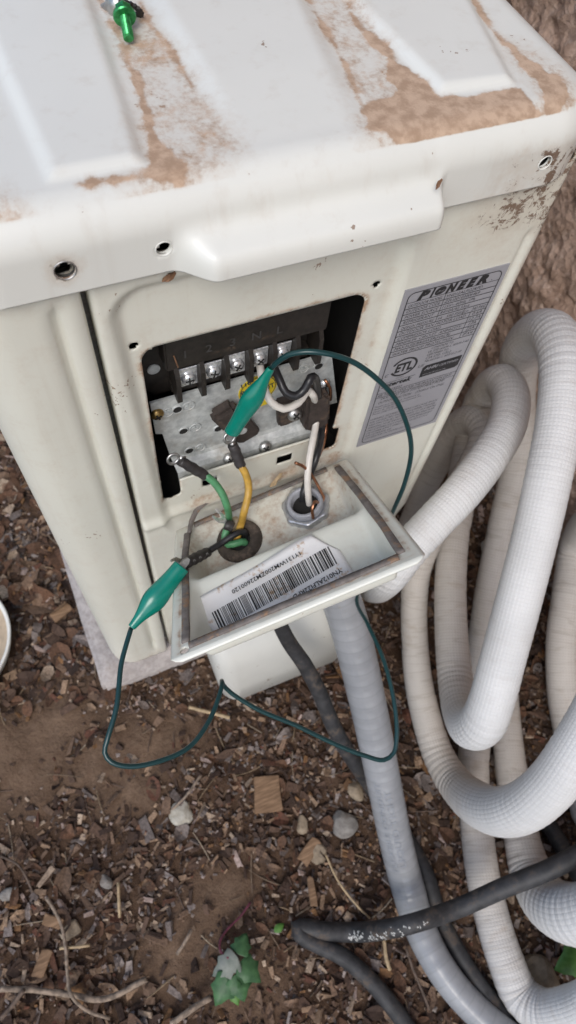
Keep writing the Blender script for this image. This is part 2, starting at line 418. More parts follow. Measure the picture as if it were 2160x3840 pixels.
gx_, gy_, gz_ = ground()
def ground_z(x, y):
    return GZ+.009*mnoise.noise((x*9, y*9, 1.3))+.0045*mnoise.noise((x*38, y*38, 4.))

WX = .535
def wall():
    ys = uneven(-3., 4., -.30, .9, .007); zs = uneven(-.25, 2.6, -.08, .62, .007)
    Yg, Zg = np.meshgrid(ys, zs, indexing='ij'); y, z = Yg.ravel(), Zg.ravel(); x = np.full_like(y, WX)
    for i in range(len(y)):
        q = mnoise.noise((y[i]*9, z[i]*13, 3.)); n = .010*q+.012*max(0., min(1., (mnoise.noise((y[i]*16, z[i]*30, 8.))+.05)*6))*.15+.003*abs(mnoise.noise((y[i]*40, z[i]*55, 8.)))+.007*mnoise.noise((y[i]*75, z[i]*75, 5.))+.004*mnoise.noise((y[i]*150, z[i]*150, 2.))
        x[i] -= n
    vs = np.stack([x, y, z], 1); f = grid_faces(len(ys), len(zs))
    o = mesh_obj('stucco_wall', vs, f, M['stucco'], None, True); solid(o, .15, 1)
    tag(o, 'rough brown stucco house wall behind the white hoses', 'wall')
wall()

pad = MB(); bm = bmesh.new(); bmesh.ops.create_cube(bm, size=1.)
for v in bm.verts: v.co = Vector((v.co.x*.36+.147, v.co.y*.86+.418, v.co.z*.07-.0395))
bmesh.ops.bevel(bm, geom=bm.edges[:], offset=.004, segments=2, affect='EDGES')
bmesh.ops.subdivide_edges(bm, edges=[e for e in bm.edges if e.calc_length() > .1], cuts=30, use_grid_fill=True)
for v in bm.verts: v.co += Vector((1, 1, .6))*.0016*mnoise.noise(v.co*60)
pad.bm(bm); o = pad.build('concrete_pad', M['concrete'], None, True)
tag(o, 'pale weathered concrete slab under the corner of the cabinet', 'pad')

# ------------------------------------------------------------ heat pump cabinet
unit = thing('heat_pump_cabinet', 'dusty white outdoor heat pump cabinet with its wiring compartment open', 'heat pump', (.14, .38, 0))

# --- lid
LX0, LX1, LY0, LY1, LZ = -.0155, .305, -.006, .79, .567
LR, LRC = .0165, .033
def cat1(s, ks, pv):
    return np.interp(s, ks, pv)
_hs = np.array([0, .08, .16, .30, .42, .50, .55, .62, .72, .80, .86, .92, 1.])
_ho = np.array([0, .0036, .0070, .0121, .0151, .0162, .0176, .0210, .0258, .0286, .0301, .0308, .0310])
_hz = np.array([0, -.0004, -.0016, -.0053, -.0098, -.0150, -.0178, -.0200, -.0222, -.0238, -.0265, -.0300, -.0338])
_fs = np.linspace(0, 1, 201)
def smooth_tab(t, k=6):
    a = np.interp(_fs, _hs, t); pad_ = np.concatenate([2*a[0]-a[k:0:-1], a, 2*a[-1]-a[-2:-k-2:-1]])
    return np.convolve(pad_, np.ones(2*k+1)/(2*k+1), 'valid')
_hot, _hzt = smooth_tab(_ho), smooth_tab(_hz)
ISL = [np.array(q) for q in (
    [(.0435,.0130),(.0835,.0125),(.0875,.045),(.0965,.140),(.118,.50),(.045,.50),(.041,.10)],
    [(.120,.0130),(.1775,.0135),(.1935,.110),(.215,.50),(.122,.50),(.1185,.10)],
    [(.2185,.0225),(.2595,.0195),(.2765,.092),(.288,.50),(.215,.50),(.2105,.105)],
    [(-.012,.013),(.0215,.013),(.020,.10),(.022,.50),(-.012,.50)])]
def isl_h(x, y):
    h = np.zeros_like(x)
    for k, q in enumerate(ISL):
        sd = poly_sd(x, y, q)+.0030
        wd = .0044 if k in (0, 2) else .0075
        hh = sstep(-sd, -wd*.75, wd*.75)
        if k == 1: hh = hh*sstep(y, .006, .07)
        if k == 3: hh = hh*sstep(y, .006, .05)
        h = np.maximum(h, hh)
    return .0026*h
DIRT_L = [  # solid dust patches on the lid, outlines in lid coordinates
    [(0.2103,0.0994),(0.2086,0.0804),(0.2124,0.0668),(0.214,0.0516),(0.2156,0.037),(0.2187,0.022),(0.2319,0.0197),(0.2592,0.0173),(0.2589,0.0033),(0.2655,-0.0022),(0.2531,-0.0039),(0.237,-0.0064),(0.2166,-0.0066),(0.2021,-0.0045),(0.188,0.0015),(0.1772,0.01),(0.1828,0.0254),(0.1927,0.0257),(0.203,0.0304),(0.2023,0.0397),(0.2087,0.0554),(0.2074,0.0672),(0.2073,0.0842)],
    [(0.2728,0.0544),(0.2744,0.0396),(0.28,0.0291),(0.2815,0.0142),(0.2713,-0.0015),(0.2632,-0.0016),(0.2691,0.0191),(0.2703,0.0332)],
    [(0.0987,0.0925),(0.0963,0.0703),(0.0941,0.0509),(0.0916,0.0339),(0.0926,0.0168),(0.0999,0.006),(0.0917,0.0023),(0.0783,0.0045),(0.0554,0.0101),(0.0679,0.0112),(0.082,0.0112),(0.0854,0.0152),(0.0886,0.0282),(0.093,0.0568),(0.0953,0.0872)]]
DIRT_S = [  # sparse blotchy dust, outlines
    [(0.098,0.1272),(0.0998,0.1083),(0.1135,0.1167),(0.1153,0.0932),(0.1174,0.0619),(0.1189,0.0414),(0.1169,0.015),(0.099,0.0002),(0.0938,-0.0055),(0.0714,0.0024),(0.0834,0.0108),(0.093,0.0568),(0.095,0.0919)],
    [(0.1932,0.1088),(0.2126,0.1044),(0.2107,0.0614),(0.203,0.0304),(0.1845,0.025),(0.1855,0.041),(0.1897,0.0667),(0.1917,0.0914)],
    [(0.2723,0.0546),(0.2827,0.0383),(0.2862,0.0114),(0.2737,-0.0067),(0.2316,-0.015),(0.188,-0.0059),(0.1759,0.0036),(0.1768,0.0228),(0.2081,0.0028),(0.2618,-0.0004)],
    [(0.0267,0.0123),(0.0317,0.0063),(0.031,-0.0001),(0.0248,-0.0058),(0.0229,-0.0052)]]
DIRT_LINES = [[(0.1932,0.1088),(0.1906,0.0797),(0.1879,0.0543),(0.1802,0.019)], [(0.2761,0.0898),(0.2719,0.067),(0.2715,0.0513)], [(0.0976,0.1307),(0.0976,0.1008),(0.0952,0.0781)], [(0.1143,0.1252),(0.1135,0.105),(0.1156,0.0915),(0.1157,0.0728),(0.1163,0.0563)]]
def fuzz(P, sc, z=0.): return np.array([mnoise.noise((a*sc, b*sc, z)) for a, b in P])
def make_lid():
    L = LR*math.pi/2+.036-LR
    ix0, ix1, iy0, iy1 = LX0+LR, LX1-LR, LY0+LR, LY1-LR
    xs = uneven(ix0-L-.001, ix1+L+.001, ix0-L-.001, ix1+L+.001, .0016)
    ys = uneven(iy0-L-.001, iy1+L+.003, iy0-L-.001, .17, .0016)
    U, V = np.meshgrid(xs, ys, indexing='ij'); U, V = U.ravel(), V.ravel()
    hpos = [(.0410, .5434, .0041), (.0811, .5433, .0032), (.2688, .5443, .0032)]   # screw holes on the skirt
    def dom(z): return iy0-(LR*math.pi/2+(LZ-LR-z))
    def hsd(u, v):
        d = np.full(u.shape, 1.)
        for hx, hz, hr in hpos: d = np.minimum(d, np.hypot(u-hx, v-dom(hz))-hr)
        return d
    U, V, hs = holes_cut(U, V, hsd, .0016)
    cx, cy, hx, hy = (ix0+ix1)/2, (iy0+iy1)/2, (ix1-ix0)/2, (iy1-iy0)/2; rc = LRC-LR
    qx, qy = np.abs(U-cx)-(hx-rc), np.abs(V-cy)-(hy-rc); sx, sy = np.sign(U-cx), np.sign(V-cy)
    both = (qx > 0) & (qy > 0); ln = np.hypot(qx, qy)+1e-12
    d = np.where(both, ln, np.maximum(qx, qy))-rc
    nx = np.where(both, qx/ln, (qx > qy)*1.)*sx; ny = np.where(both, qy/ln, (qx <= qy)*1.)*sy
    D = np.clip(d, 0, L); px, py = U-nx*np.maximum(d, 0), V-ny*np.maximum(d, 0)
    a = np.minimum(D/LR, math.pi/2); off = LR*np.sin(a); z = -LR*(1-np.cos(a))-np.maximum(D-LR*math.pi/2, 0)
    hf = sstep(px, .083, .1005)*(1-sstep(px, .2065, .2125))*(ny < -.9)
    s = D/L; ho, hz_ = np.interp(s, _fs, _hot), np.interp(s, _fs, _hzt)
    off = off*(1-hf)+ho*hf; z = z*(1-hf)+hz_*hf
    inn = isl_h(U, V)*sstep(-d, -.0005, .003)
    x, y, zz = px+nx*off, py+ny*off, LZ+z+inn*(d < 0)
    f = grid_faces(len(xs), len(ys))
    keep = ~((d[f] >= L-1e-9).all(1)) & ~((hs[f] <= 2e-4).all(1) & (hs[f].min(1) < -1e-5))
    f = f[keep]; used = np.unique(f); mp = -np.ones(len(x), int); mp[used] = np.arange(len(used)); f = mp[f]
    x, y, zz, U, V, d = (q[used] for q in (x, y, zz, U, V, d))
    # dust
    near = V < .2
    dirt = np.zeros_like(x); dark = np.zeros_like(x)
    fz = np.zeros_like(x); fz[near] = fuzz(np.stack([U, V], 1)[near], 70.)*.0025+fuzz(np.stack([U, V], 1)[near], 210., 3.)*.0018
    top = d < .010
    for q in DIRT_L: dirt = np.maximum(dirt, np.where(top, .74-(poly_sd(x, y, q)+fz)/.0026*.5, 0))
    dirt = np.clip(dirt, 0, 1.15)
    for q in DIRT_S: dirt = np.maximum(dirt, np.where(top, np.clip(.51-poly_sd(x, y, q)/.010*.36, 0, .55), 0))
    for q in DIRT_LINES: dirt = np.maximum(dirt, np.where(top, np.clip(.86-(line_d(x, y, q)+fz*.6)/.0030*.5, 0, .86), 0))
    sk = (d > .016) & (V < .05)
    # splashed mud towards the right end of the skirt, rust round the big hole
    dk = sstep(x, .212, .275)*sstep(-zz, -.562, -.548)*.80*sk*(.75+.6*np.clip(fz*300, -1, 1))
    dirt = np.maximum(dirt, dk); dark = np.where(sk & (x > .2), 1., 0.)
    rh = np.hypot(x-.0410, zz-.5434); dirt = np.maximum(dirt, np.where(sk, np.clip(.62-(rh-.0041)/.006*.6, 0, .62), 0)); dark = np.where(sk & (rh < .012), .8, dark)
    dirt = np.maximum(dirt, np.where(sk, np.clip(.42-(zz-.5215)/.004*.3, 0, .42), 0))
    dirt = np.maximum(dirt, np.where(top, .16*sstep(y, .03, -.01), 0))
    o = mesh_obj('lid', np.stack([x, y, zz], 1), f, M['lid'], unit, True, attrs={'dirt': dirt, 'dark': dark})
    solid(o, .0012, -1)
    return o
lid = make_lid()
b = MB(); b.box((.14, .388, .5385), (.29, .765, .012), bev=.003); b.build('top_frame', M['dark'], unit)  # frame coloured near-black so the skirt holes look shaded inside
# hole rims
for hx, hz, hr in ((.0410, .5434, .0041), (.0811, .5433, .0032), (.2688, .5443, .0032)):
    b = MB(); M4 = at_frame((hx, -.0062, hz), (1, 0, 0), (0, -1, 0))
    b.lathe([(hr, -.0025), (hr, .0), (hr+.0003, .0002), (hr+.0005, .0001), (hr+.0005, -.001)], 28, M4, caps=False)
    b.build('hole_rim', M['steel_dull'] if hr > .004 else M['lid'], unit, True)

# --- side panel
def opening_sd(x, z):
    s = rbox_sd(x, z, .1305, .4083, .0635, .0672, .009)
    s = np.minimum(s, rbox_sd(x, z, .0735, .335, .0065, .0140, .004))
    s = np.minimum(s, rbox_sd(x, z, .1925, .333, .0065, .013, .004))
    return s
def panel_sd(x, z):
    s = opening_sd(x, z)
    s = np.minimum(s, rbox_sd(x, z, .1580, .3258, .0060, .0055, .001))
    s = np.minimum(s, rbox_sd(x, z, .1012, .3275, .0055, .0050, .001))
    for hx, hz, hr in ((.0645, .4795, .0026), (.1985, .4790, .0026), (.0583, .4770, .0011), (.1265, .3065, .0014)): s = np.minimum(s, np.hypot(x-hx, z-hz)-hr)
    return s
def recess_sd(x, z):
    xl = .0575+.010*np.clip((.50-z)/.22, 0, 1.2)
    cx = (xl+.210)/2; return rbox_sd(x, z, cx, .396, (.210-xl)/2, .122, .016)
PDIRT = []
def make_panel():
    xs = np.concatenate([np.linspace(.0478, .300, 170)]); zs = uneven(.002, .5365, .255, .5365, .00148)
    X, Z = np.meshgrid(xs, zs, indexing='ij'); nv = len(zs); U, V = X.ravel(), Z.ravel()
    U, V, sd = holes_cut(U, V, panel_sd, .00150)
    y = .0048*sstep(-recess_sd(U, V), -.0045, .0045)*1.
    # lower lip below the opening leans out, horizontal fold lower down, bead along the right edge
    y += -.0030*np.exp(-((V-.300)/.006)**2)*(1-sstep(U, .195, .215))
    y += .004*sstep(V, .160, .150)-.003*np.exp(-((V-.168)/.004)**2)
    y += .0018*np.exp(-((U-.288)/.0022)**2)*sstep(V, .50, .49)
    y += .0022*np.exp(-((V-.5215)/.004)**2)*sstep(U, .20, .22)*0
    y += .006*(1-sstep(U, .0478, .0498))
    e = np.clip(U-.292, 0, 1); y += .010*(1-np.sqrt(np.clip(1-(e/.0085)**2, 0, 1)))
    f = grid_faces(len(xs), nv); keep = ~((sd[f] <= 2e-4).all(1) & (sd[f].min(1) < -1e-5)); f = f[keep]
    used = np.unique(f); mp = -np.ones(len(U), int); mp[used] = np.arange(len(used)); f = mp[f]; x, z, yy, sd = U[used], V[used], y[used], sd[used]
    P = np.stack([x, z], 1); fz = fuzz(P, 60.)*.5+fuzz(P, 160., 2.)*.3
    dirt = np.zeros_like(x)
    dirt = np.maximum(dirt, sstep(x, .20, .275)*sstep(z, .450, .522)*.80*(.85+.5*fz))
    dirt = np.maximum(dirt, .62*sstep(z, .518, .531)*sstep(x, .05, .08))
    os_ = opening_sd(x, z)
    edge = np.clip(1-os_/.006, 0, 1)*(os_ > 0)
    dirt = np.maximum(dirt, edge*(.56+.45*fz+.14*sstep(x, .12, .19)+.16*(z > .46)))
    dirt = np.maximum(dirt, .46*np.clip(1-np.abs(x-.2065)/.006, 0, 1)*(z < .48)*(z > .30))
    dirt = np.maximum(dirt, .52*np.clip(1-np.abs(x-.2965)/.008, 0, 1))
    dirt = np.maximum(dirt, .74*np.exp(-((z-.306)/.010)**2)*(.8+.5*fz)*sstep(x, .06, .09)*(1-sstep(x, .20, .22)))
    dirt = np.maximum(dirt, .36*sstep(z, .18, .14))
    dirt = np.maximum(dirt, .17+.10*fz)
    dark = np.where((z > .45) & (x > .2), .9, np.where(x > .285, .7, .2))
    o = mesh_obj('side_panel', np.stack([x, yy, z], 1), f, M['panel'], unit, True, attrs={'dirt': dirt, 'dark': dark}); solid(o, .0012, 1)
    m = o.modifiers[0]; m.offset = -1
    return o
panel = make_panel()
b = MB(); b.box((.2993, .40, .268), (.0015, .77, .534), bev=0); b.build('rear_panel', M['panel'], unit)

# --- front cover that wraps the left corner
def make_column():
    prof = [(.0462, .012), (.0452, .002), (.0435, .0002), (.0390, .0), (.0360, .0004), (.0345, .0024), (.0338, .0042), (.0322, .0044), (.0305, .0022), (.0285, .0005), (.024, .0), (.018, .0)]
    for k in range(13):
        a = math.pi/2*k/12; prof.append((.014-.026*math.sin(a), .026*(1-math.cos(a))))
    prof += [(-.0126, .06), (-.0126, .2), (-.0126, .77)]
    zs = [.001, .004, .02, .03]+list(np.linspace(.04, .50, 24))+[.510, .516, .520, .524, .528, .5365]
    vs = []; n = len(prof)
    for z in zs:
        g = sstep(np.array(z), .512, .522)+sstep(np.array(z), .03, .02)   # bead runs out at its ends
        for (x, y) in prof:
            yy = y
            if .029 < x < .0350: yy = y*(1-min(1., float(g)))
            vs.append((x, yy, z))
    f = grid_faces(len(zs), n)[:, ::-1]
    vs = np.array(vs); dirt = .16+.25*sstep(vs[:, 2], .05, .0)+.2*sstep(vs[:, 2], .515, .535)
    o = mesh_obj('front_cover', vs, f, M['panel'], unit, True, attrs={'dirt': dirt, 'dark': np.full(len(vs), .3)})
    solid(o, .0012, 1); return o
make_column()
b = MB(); b.box((.0445, .022, .268), (.012, .014, .53), bev=0); b.build('seam_flange', M['steel_dull'], unit)
b = MB(); b.box((.14, .388, .006), (.30, .75, .010), bev=.002); b.build('base_pan', M['steel_dull'], unit)
# compartment shell behind the opening
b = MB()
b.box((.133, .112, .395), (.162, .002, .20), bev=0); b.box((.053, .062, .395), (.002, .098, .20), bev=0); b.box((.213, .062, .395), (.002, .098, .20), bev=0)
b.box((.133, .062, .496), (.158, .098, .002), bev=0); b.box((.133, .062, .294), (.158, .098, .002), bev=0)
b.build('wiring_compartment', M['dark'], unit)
# valve cover low on the panel
def valve_cover():
    secs = [(.052, .082, .208, -.086), (.056, .079, .211, -.090), (.10, .076, .214, -.089), (.15, .074, .216, -.083), (.172, .076, .214, -.070), (.18, .084, .206, -.050), (.182, .09, .20, -.02)]
    vs = []; n = 0
    for z, x0, x1, yf in secs:
        ring = []; r = .018 if z < .17 else .012
        ring.append((x0, .0))
        for k in range(7): a = math.pi/2*k/6; ring.append((x0+r-r*math.cos(a), yf+r-r*math.sin(a)))
        for k in range(7): a = math.pi/2*k/6; ring.append((x1-r+r*math.sin(a), yf+r-r*math.cos(a)))
        ring.append((x1, .0)); n = len(ring); vs += [(x, y, z) for x, y in ring]
    f = [tuple(q) for q in grid_faces(len(secs), n)[:, ::-1]]; f.append(tuple((len(secs)-1)*n+i for i in range(n)))
    f.append(tuple(range(n))[::-1])
    o = mesh_obj('valve_cover', vs, f, M['valve'], unit, True)
    m = o.modifiers.new('bevel', 'BEVEL'); m.width = .003; m.segments = 2; m.limit_method = 'ANGLE'; m.angle_limit = math.radians(50)
valve_cover()

# --- rating plate
def plate():
    pl = MB(); pl.box((.2490, -.0004, .397), (.0685, .0006, .156), bev=0)
    o = pl.build('rating_plate', M['foil'], unit)
    t = MB(); Yp = -.0009; xd, yd = (1, 0, 0), (0, 0, 1)
    def ln(x0, z0, x1, z1, w=.00035):
        dx, dz = x1-x0, z1-z0; L = math.hypot(dx, dz); nx, nz = -dz/L*w/2, dx/L*w/2
        t.add([(x0+nx, Yp, z0+nz), (x1+nx, Yp, z1+nz), (x1-nx, Yp, z1-nz), (x0-nx, Yp, z0-nz)], [(0, 3, 2, 1)])
    fx0, fx1, fz0, fz1, r = .2180, .2800, .3225, .4715, .004
    pts = []
    for cx, cz, a0 in ((fx1-r, fz1-r, 0), (fx0+r, fz1-r, 90), (fx0+r, fz0+r, 180), (fx1-r, fz0+r, 270)):
        for k in range(5): a = math.radians(a0+22.5*k); pts.append((cx+r*math.cos(a), cz+r*math.sin(a)))
    for q, w in zip(pts, pts[1:]+pts[:1]): ln(*q, *w, .0006)
    def tx(s, x, z, cap=.0022, width=None, bold=-.004, shear=.25, align='L', m=None): put_text(m or t, s, (x, Yp, z), xd, yd, cap, width, bold, shear, align)
    rows = [(.4605, 'OUTDOOR MODEL', 'YN012ALFI22RPD'), (.4562, 'OUTDOOR CODE', 'Z2U20103006469'), (.4517, 'POWER SOURCE', '115V~ 60Hz, 1Ph'), (.4473, 'REFRIGERANT', 'R410A/42.33oz'), (.4424, 'DESIGN PRESSURE', 'Hi   550 PSIG'),
            (.4380, 'OUTDOOR FAN MOTOR LOAD', '0.6A'), (.4334, 'COMPRESSOR LOAD', '12.7A'), (.4288, 'MINIMUM  CIRCUIT  AMPACITY', '17A'), (.4243, 'MAX.FUSE/BREAKER(HACR)', '25A'), (.4195, 'WATER PROOF PROTECTION', 'IPX4')]
    for i, (z, a, b_) in enumerate(rows):
        tx(a, .2200, z, .0023, width=(.0225 if i < 5 else None) if len(a) > 11 else None)
        if i < 5: tx(b_, .2452, z, .0023)
        else: tx(b_, .2745, z, .0027, align='C')
        ln(fx0, z-.0011, fx1, z-.0011, .0005)
    ln(fx0, .4642, fx1, .4642); ln(.2440, .4642, .2440, .4413); ln(.2632, .4462, .2632, .4413); tx('Lo   340 PSIG', .2640, .4424, .0027, .0150)
    ln(.2690, .4413, .2690, .4184)
    for k, s in enumerate(('CONFORMS TO', 'UL STD.60335-1, 60335-2-40', 'CERTIFIED TO', 'CSA STD. C22.2', 'No.60335-1, 60335-2-40')): tx(s, .2480+.0015*(k == 0), .4150-.0031*k, .0020, (.016, .030, .016, .019, .028)[k])
    tx('C', .2195, .3985, .0028); tx('US', .2443, .3985, .0028); tx('LISTED', .2320, .3935, .0014, align='C')
    tx('Intertek', .2200, .3872, .0042, .0225, bold=.03); tx('3119233', .2245, .3822, .0024, .012); ln(.2195, .3918, .2445, .3918); ln(fx0, .3862-.0008, .2195, .3862-.0008)
    for k, (s, x, w) in enumerate((('SEE THE BAR CODE FOR THE PRODUCTION DATE', .2190, .058), ('DUCTLESS SPLIT SYSTEM HEAT PUMP', .2225, .050), ('OUTDOOR SECTION     (Outdoor Use Only)', .2215, .052))): tx(s, x, .3778-.0043*k, .0026, w)
    ln(fx0, .3815, fx1, .3815); ln(fx0, .3768, fx1, .3768)
    o2 = t.build('print', M['ink'], o)
    t2 = MB()
    for k, s in enumerate(('Pioneer is a registered Trademark of', 'Parker Davis HVAC International, Inc.', 'Doral, FL 33172, USA', 'Phone (305) 513 4488')): tx(s, .2195, .3655-.0028*k, .0018, (.036, .038, .022, .022)[k], m=t2)
    for k, s in enumerate(('WARNING: INCORRECT WIRING CAN CAUSE SHOCK', 'RISK OF ELECTRIC SHOCK. DISCONNECT POWER', 'AND WAIT FOR ALL MOVING PARTS TO STOP BEFORE', 'SERVICING. TO BE SERVICED BY LICENSED PERSONNEL', 'UNIT IS SHIPPED FULLY CHARGED WITH REFRIGERANT', 'USE COPPER SUPPLY WIRES ONLY. RATED AT 75 C', 'FOR OUTDOOR USE', 'SUITABLE FOR OUTDOOR USE ONLY')): tx(s, .2195, .3505-.0034*k, .0020, (.055, .054, .056, .056, .055, .052, .022, .040)[k], m=t2)
    t2.build('fine_print', M['ink_dim'], o)
    # maker's logo: slanted wordmark with a split disc for the O
    lg = MB()
    for s_, xa, xb in (('P', .2243, .2322), ('I', .2328, .2356), ('N', .2430, .2503), ('E', .2503, .2568), ('E', .2568, .2634), ('R', .2635, .2712)): put_text(lg, s_, (xa, Yp, .4650), xd, yd, .0056, xb-xa, .075, .30)
    dk = [(.2392+.0035*math.cos(a)+.0008*math.sin(a), Yp, .4678+.0030*math.sin(a)) for a in [2*math.pi*k/20 for k in range(20)]]
    lg.add(dk, [tuple(range(20))]); put_text(lg, '.', (.2740, Yp, .4652), xd, yd, .004)
    lg.build('logo', M['ink'], o)
    sw = MB(); w = [(-.0024, -.0010), (-.0008, .0007), (.0006, -.0002), (.0024, .0011), (.0010, -.0004), (-.0008, .0002)]
    sw.add([(.2392+x*1.1, Yp-.0003, .4678+z) for x, z in w], [(0, 1, 2, 5), (2, 3, 4, 5)]); sw.build('logo_swoosh', M['foil'], o)
    # listing mark: broken ring with three letters
    e = MB(); cx, cz = .2325, .4045
    for a0, a1 in ((25, 335),):
        N = 40; ro, ri = .0088, .0074; vs = []
        for k in range(N+1):
            a = math.radians(a0-180+(a1-a0)*k/N); vs += [(cx+ro*math.cos(a)*1.12, Yp, cz+ro*math.sin(a)), (cx+ri*math.cos(a)*1.12, Yp, cz+ri*math.sin(a))]
        e.add(vs, [(2*k, 2*k+1, 2*k+3, 2*k+2) for k in range(N)])
    put_text(e, 'ETL', (cx-.0064, Yp, cz-.0040), xd, yd, .0080, .0130, .04, .12); e.build('listing_mark', M['ink'], o)
    k = MB(); k.prism([(.2487, .3870), (.2765, .3870), (.2785, .3890), (.2785, .3985), (.2507, .3985), (.2487, .3965)], 0, .0002, Matrix(((1, 0, 0, 0), (0, 0, -1, -.0007), (0, 1, 0, 0), (0, 0, 0, 1)))); k.build('certified_panel', M['ink'], o)
    w = MB(); put_text(w, 'AHRI', (.2502, -.0013, .3942), xd, yd, .0028, .0105, .03, .2); put_text(w, 'CERTIFIED', (.2612, -.0013, .3942), xd, yd, .0022, .0150, .01, .2)
    put_text(w, 'www.ahridirectory.org', (.2502, -.0013, .3892), xd, yd, .0014, .018); w.build('certified_text', M['foil'], o)
plate()

# --- terminal block
FRONT = Matrix(((1, 0, 0, 0), (0, 0, -1, 0), (0, 1, 0, 0), (0, 0, 0, 1)))   # prism in x,z extruded towards the viewer
SCREW_X = (.0946, .1094, .1241, .1385, .1532)
def terminal_block():
    b = MB()
    b.prism([(.0715, .455), (.0715, .414), (.0760, .408), (.088, .408), (.088, .413), (.178, .413), (.182, .418), (.182, .476), (.0800, .476), (.0780, .458)], -.032, -.0275, FRONT)
    b.box((.1305, .0235, .4585), (.098, .017, .036), bev=.001)            # letter rail
    b.box((.1290, .0255, .4175), (.088, .010, .0085), bev=.0008)         # sill under the screws
    tb = b.build('terminal_block', M['dark_brown'], unit)
    for k in range(7):
        f = MB(); x = .0870+.01475*k
        f.prism([(.028, .414), (.0125, .414), (.0110, .4165), (.0120, .436), (.0155, .443), (.028, .449)], -.0014, .0014, Matrix(((0, 0, 1, x), (1, 0, 0, 0), (0, 1, 0, 0), (0, 0, 0, 1))))
        f.build('barrier', M['dark_brown'], tb)
    pk = MB(); pk.box((0, 0, 0), (.0118, .0012, .0155), bev=.0004); pm = pk.build('contact_plate', M['steel'], tb)
    sc = MB(); sc.lathe([(0.0001, .0022), (.0020, .0020), (.0036, .0012), (.0042, 0.), (.0042, -.002)], 20)
    sm = sc.build('terminal_screw', M['steel'], tb, True)
    cr = MB(); cr.box((0, 0, .0020), (.0048, .0009, .0008), bev=0); cr.box((0, 0, .00202), (.0009, .0048, .0008), bev=0); cm = cr.build('screw_slot', M['dark'], tb)
    meshes = (pm.data, sm.data, cm.data)
    for o in (pm, sm, cm): bpy.data.objects.remove(o)
    for i, x in enumerate(SCREW_X):
        link('contact_plate', meshes[0], tb, Matrix.Translation((x, .0192, .4275)) @ Matrix.Rotation(math.radians(6*math.sin(i*2.1)), 4, 'X'))
        F = at_frame((x+.0004*math.sin(i), .0176, .4270), (math.cos(i*1.3), 0, math.sin(i*1.3)), (.05*math.sin(i*3), -1, .10))
        link('terminal_screw', meshes[1], tb, F); link('screw_slot', meshes[2], tb, F)
    le = MB()
    for s, x in zip('123NL', (.0927, .1063, .1201, .1342, .1484)): put_text(le, s, (x, .01445, .4492), (1, 0, 0), (0, 0, 1), .0058, None, .012, 0, 'C')
    le.build('lettering', M['letter'], tb)
    e = MB(); e.lathe([(.0038, 0), (.0038, .0008), (.0001, .0009)], 18, at_frame((.0772, .0274, .4315), (1, 0, 0), (0, -1, 0))); e.build('mounting_hole', M['zinc'], tb)
    n = MB(); n.lathe([(.0036, 0), (.0036, .002), (.0001, .0022)], 6, at_frame((.1665, .0270, .4340), (1, 0, 0), (0, -1, 0))); n.build('earth_nut', M['dark_brown'], tb)
    d = MB(); d.add([(.0858, .0142, .4540), (.0866, .0142, .4540), (.0886, .0142, .4435), (.0878, .0142, .4430)], [(0, 1, 2, 3)]); d.build('debris', M['leaf_dead'], tb)
terminal_block()

# --- galvanised bracket under it
def bracket():
    out = [(.0705, .4140), (.0711, .3823), (.0753, .3803), (.0769, .3662), (.0788, .3490), (.1806, .3490), (.1869, .3576), (.2011, .3569), (.1894, .4073), (.1880, .4140)]
    b = MB(); b.prism(out, -.0192, -.0178, FRONT)
    # bend and lower flange
    prof = [(.0180, .3492), (.0166, .3462), (.0130, .3432), (.0110, .3400), (.0105, .3200)]
    vs = []
    for i, (y, z) in enumerate(prof): vs += [(.0788+.0006*i, y, z), (.1810+.0004*i, y, z)]
    b.add(vs, [(2*i, 2*i+1, 2*i+3, 2*i+2) for i in range(len(prof)-1)])
    br = b.build('earth_bracket', M['zinc'], unit)
    h = MB(); h.lathe([(.0036, -.001), (.0036, .0006), (.0028, .0007), (.0028, .0004)], 18); 
    h0 = h.build('hole_flange', M['zinc'], br, True); hm = h0.data; bpy.data.objects.remove(h0)
    k = MB(); k.lathe([(.0030, 0), (.0001, .0001)], 18); k0 = k.build('hole', M['dark'], br); km = k0.data; bpy.data.objects.remove(k0)  # not cut through: a dark disc paints the shade of each hole
    for x, z in ((.0863, .4015), (.0888, .3774), (.0917, .3530), (.1124, .3687), (.1800, .4050)):
        F = at_frame((x, .0176, z), (1, 0, 0), (0, -1, 0)); link('hole_flange', hm, br, F); F2 = at_frame((x, .0171, z), (1, 0, 0), (0, -1, 0)); link('hole', km, br, F2)
    s = MB(); N = 20
    s.lathe([(.0042, 0), (.0040, .0005), (.0036, .0005), (.0034, 0)], N, caps=False)
    for w, y in ((.0040, .0005), (.0028, -.0007), (.0014, -.0019)): s.box((0, y, .0002), (w, .0005, .0006), bev=0)
    s.box((0, .0016, .0002), (.0005, .0022, .0006), bev=0)
    s0 = s.build('earth_mark', M['zinc'], br); sm = s0.data; bpy.data.objects.remove(s0)
    for x, z in ((.0934, .4017), (.0967, .3772), (.0993, .3525), (.1695, .4064), (.0798, .4012)): link('earth_mark', sm, br, at_frame((x, .0176, z), (1, 0, .15), (0, -1, 0)))
    return br
br = bracket()
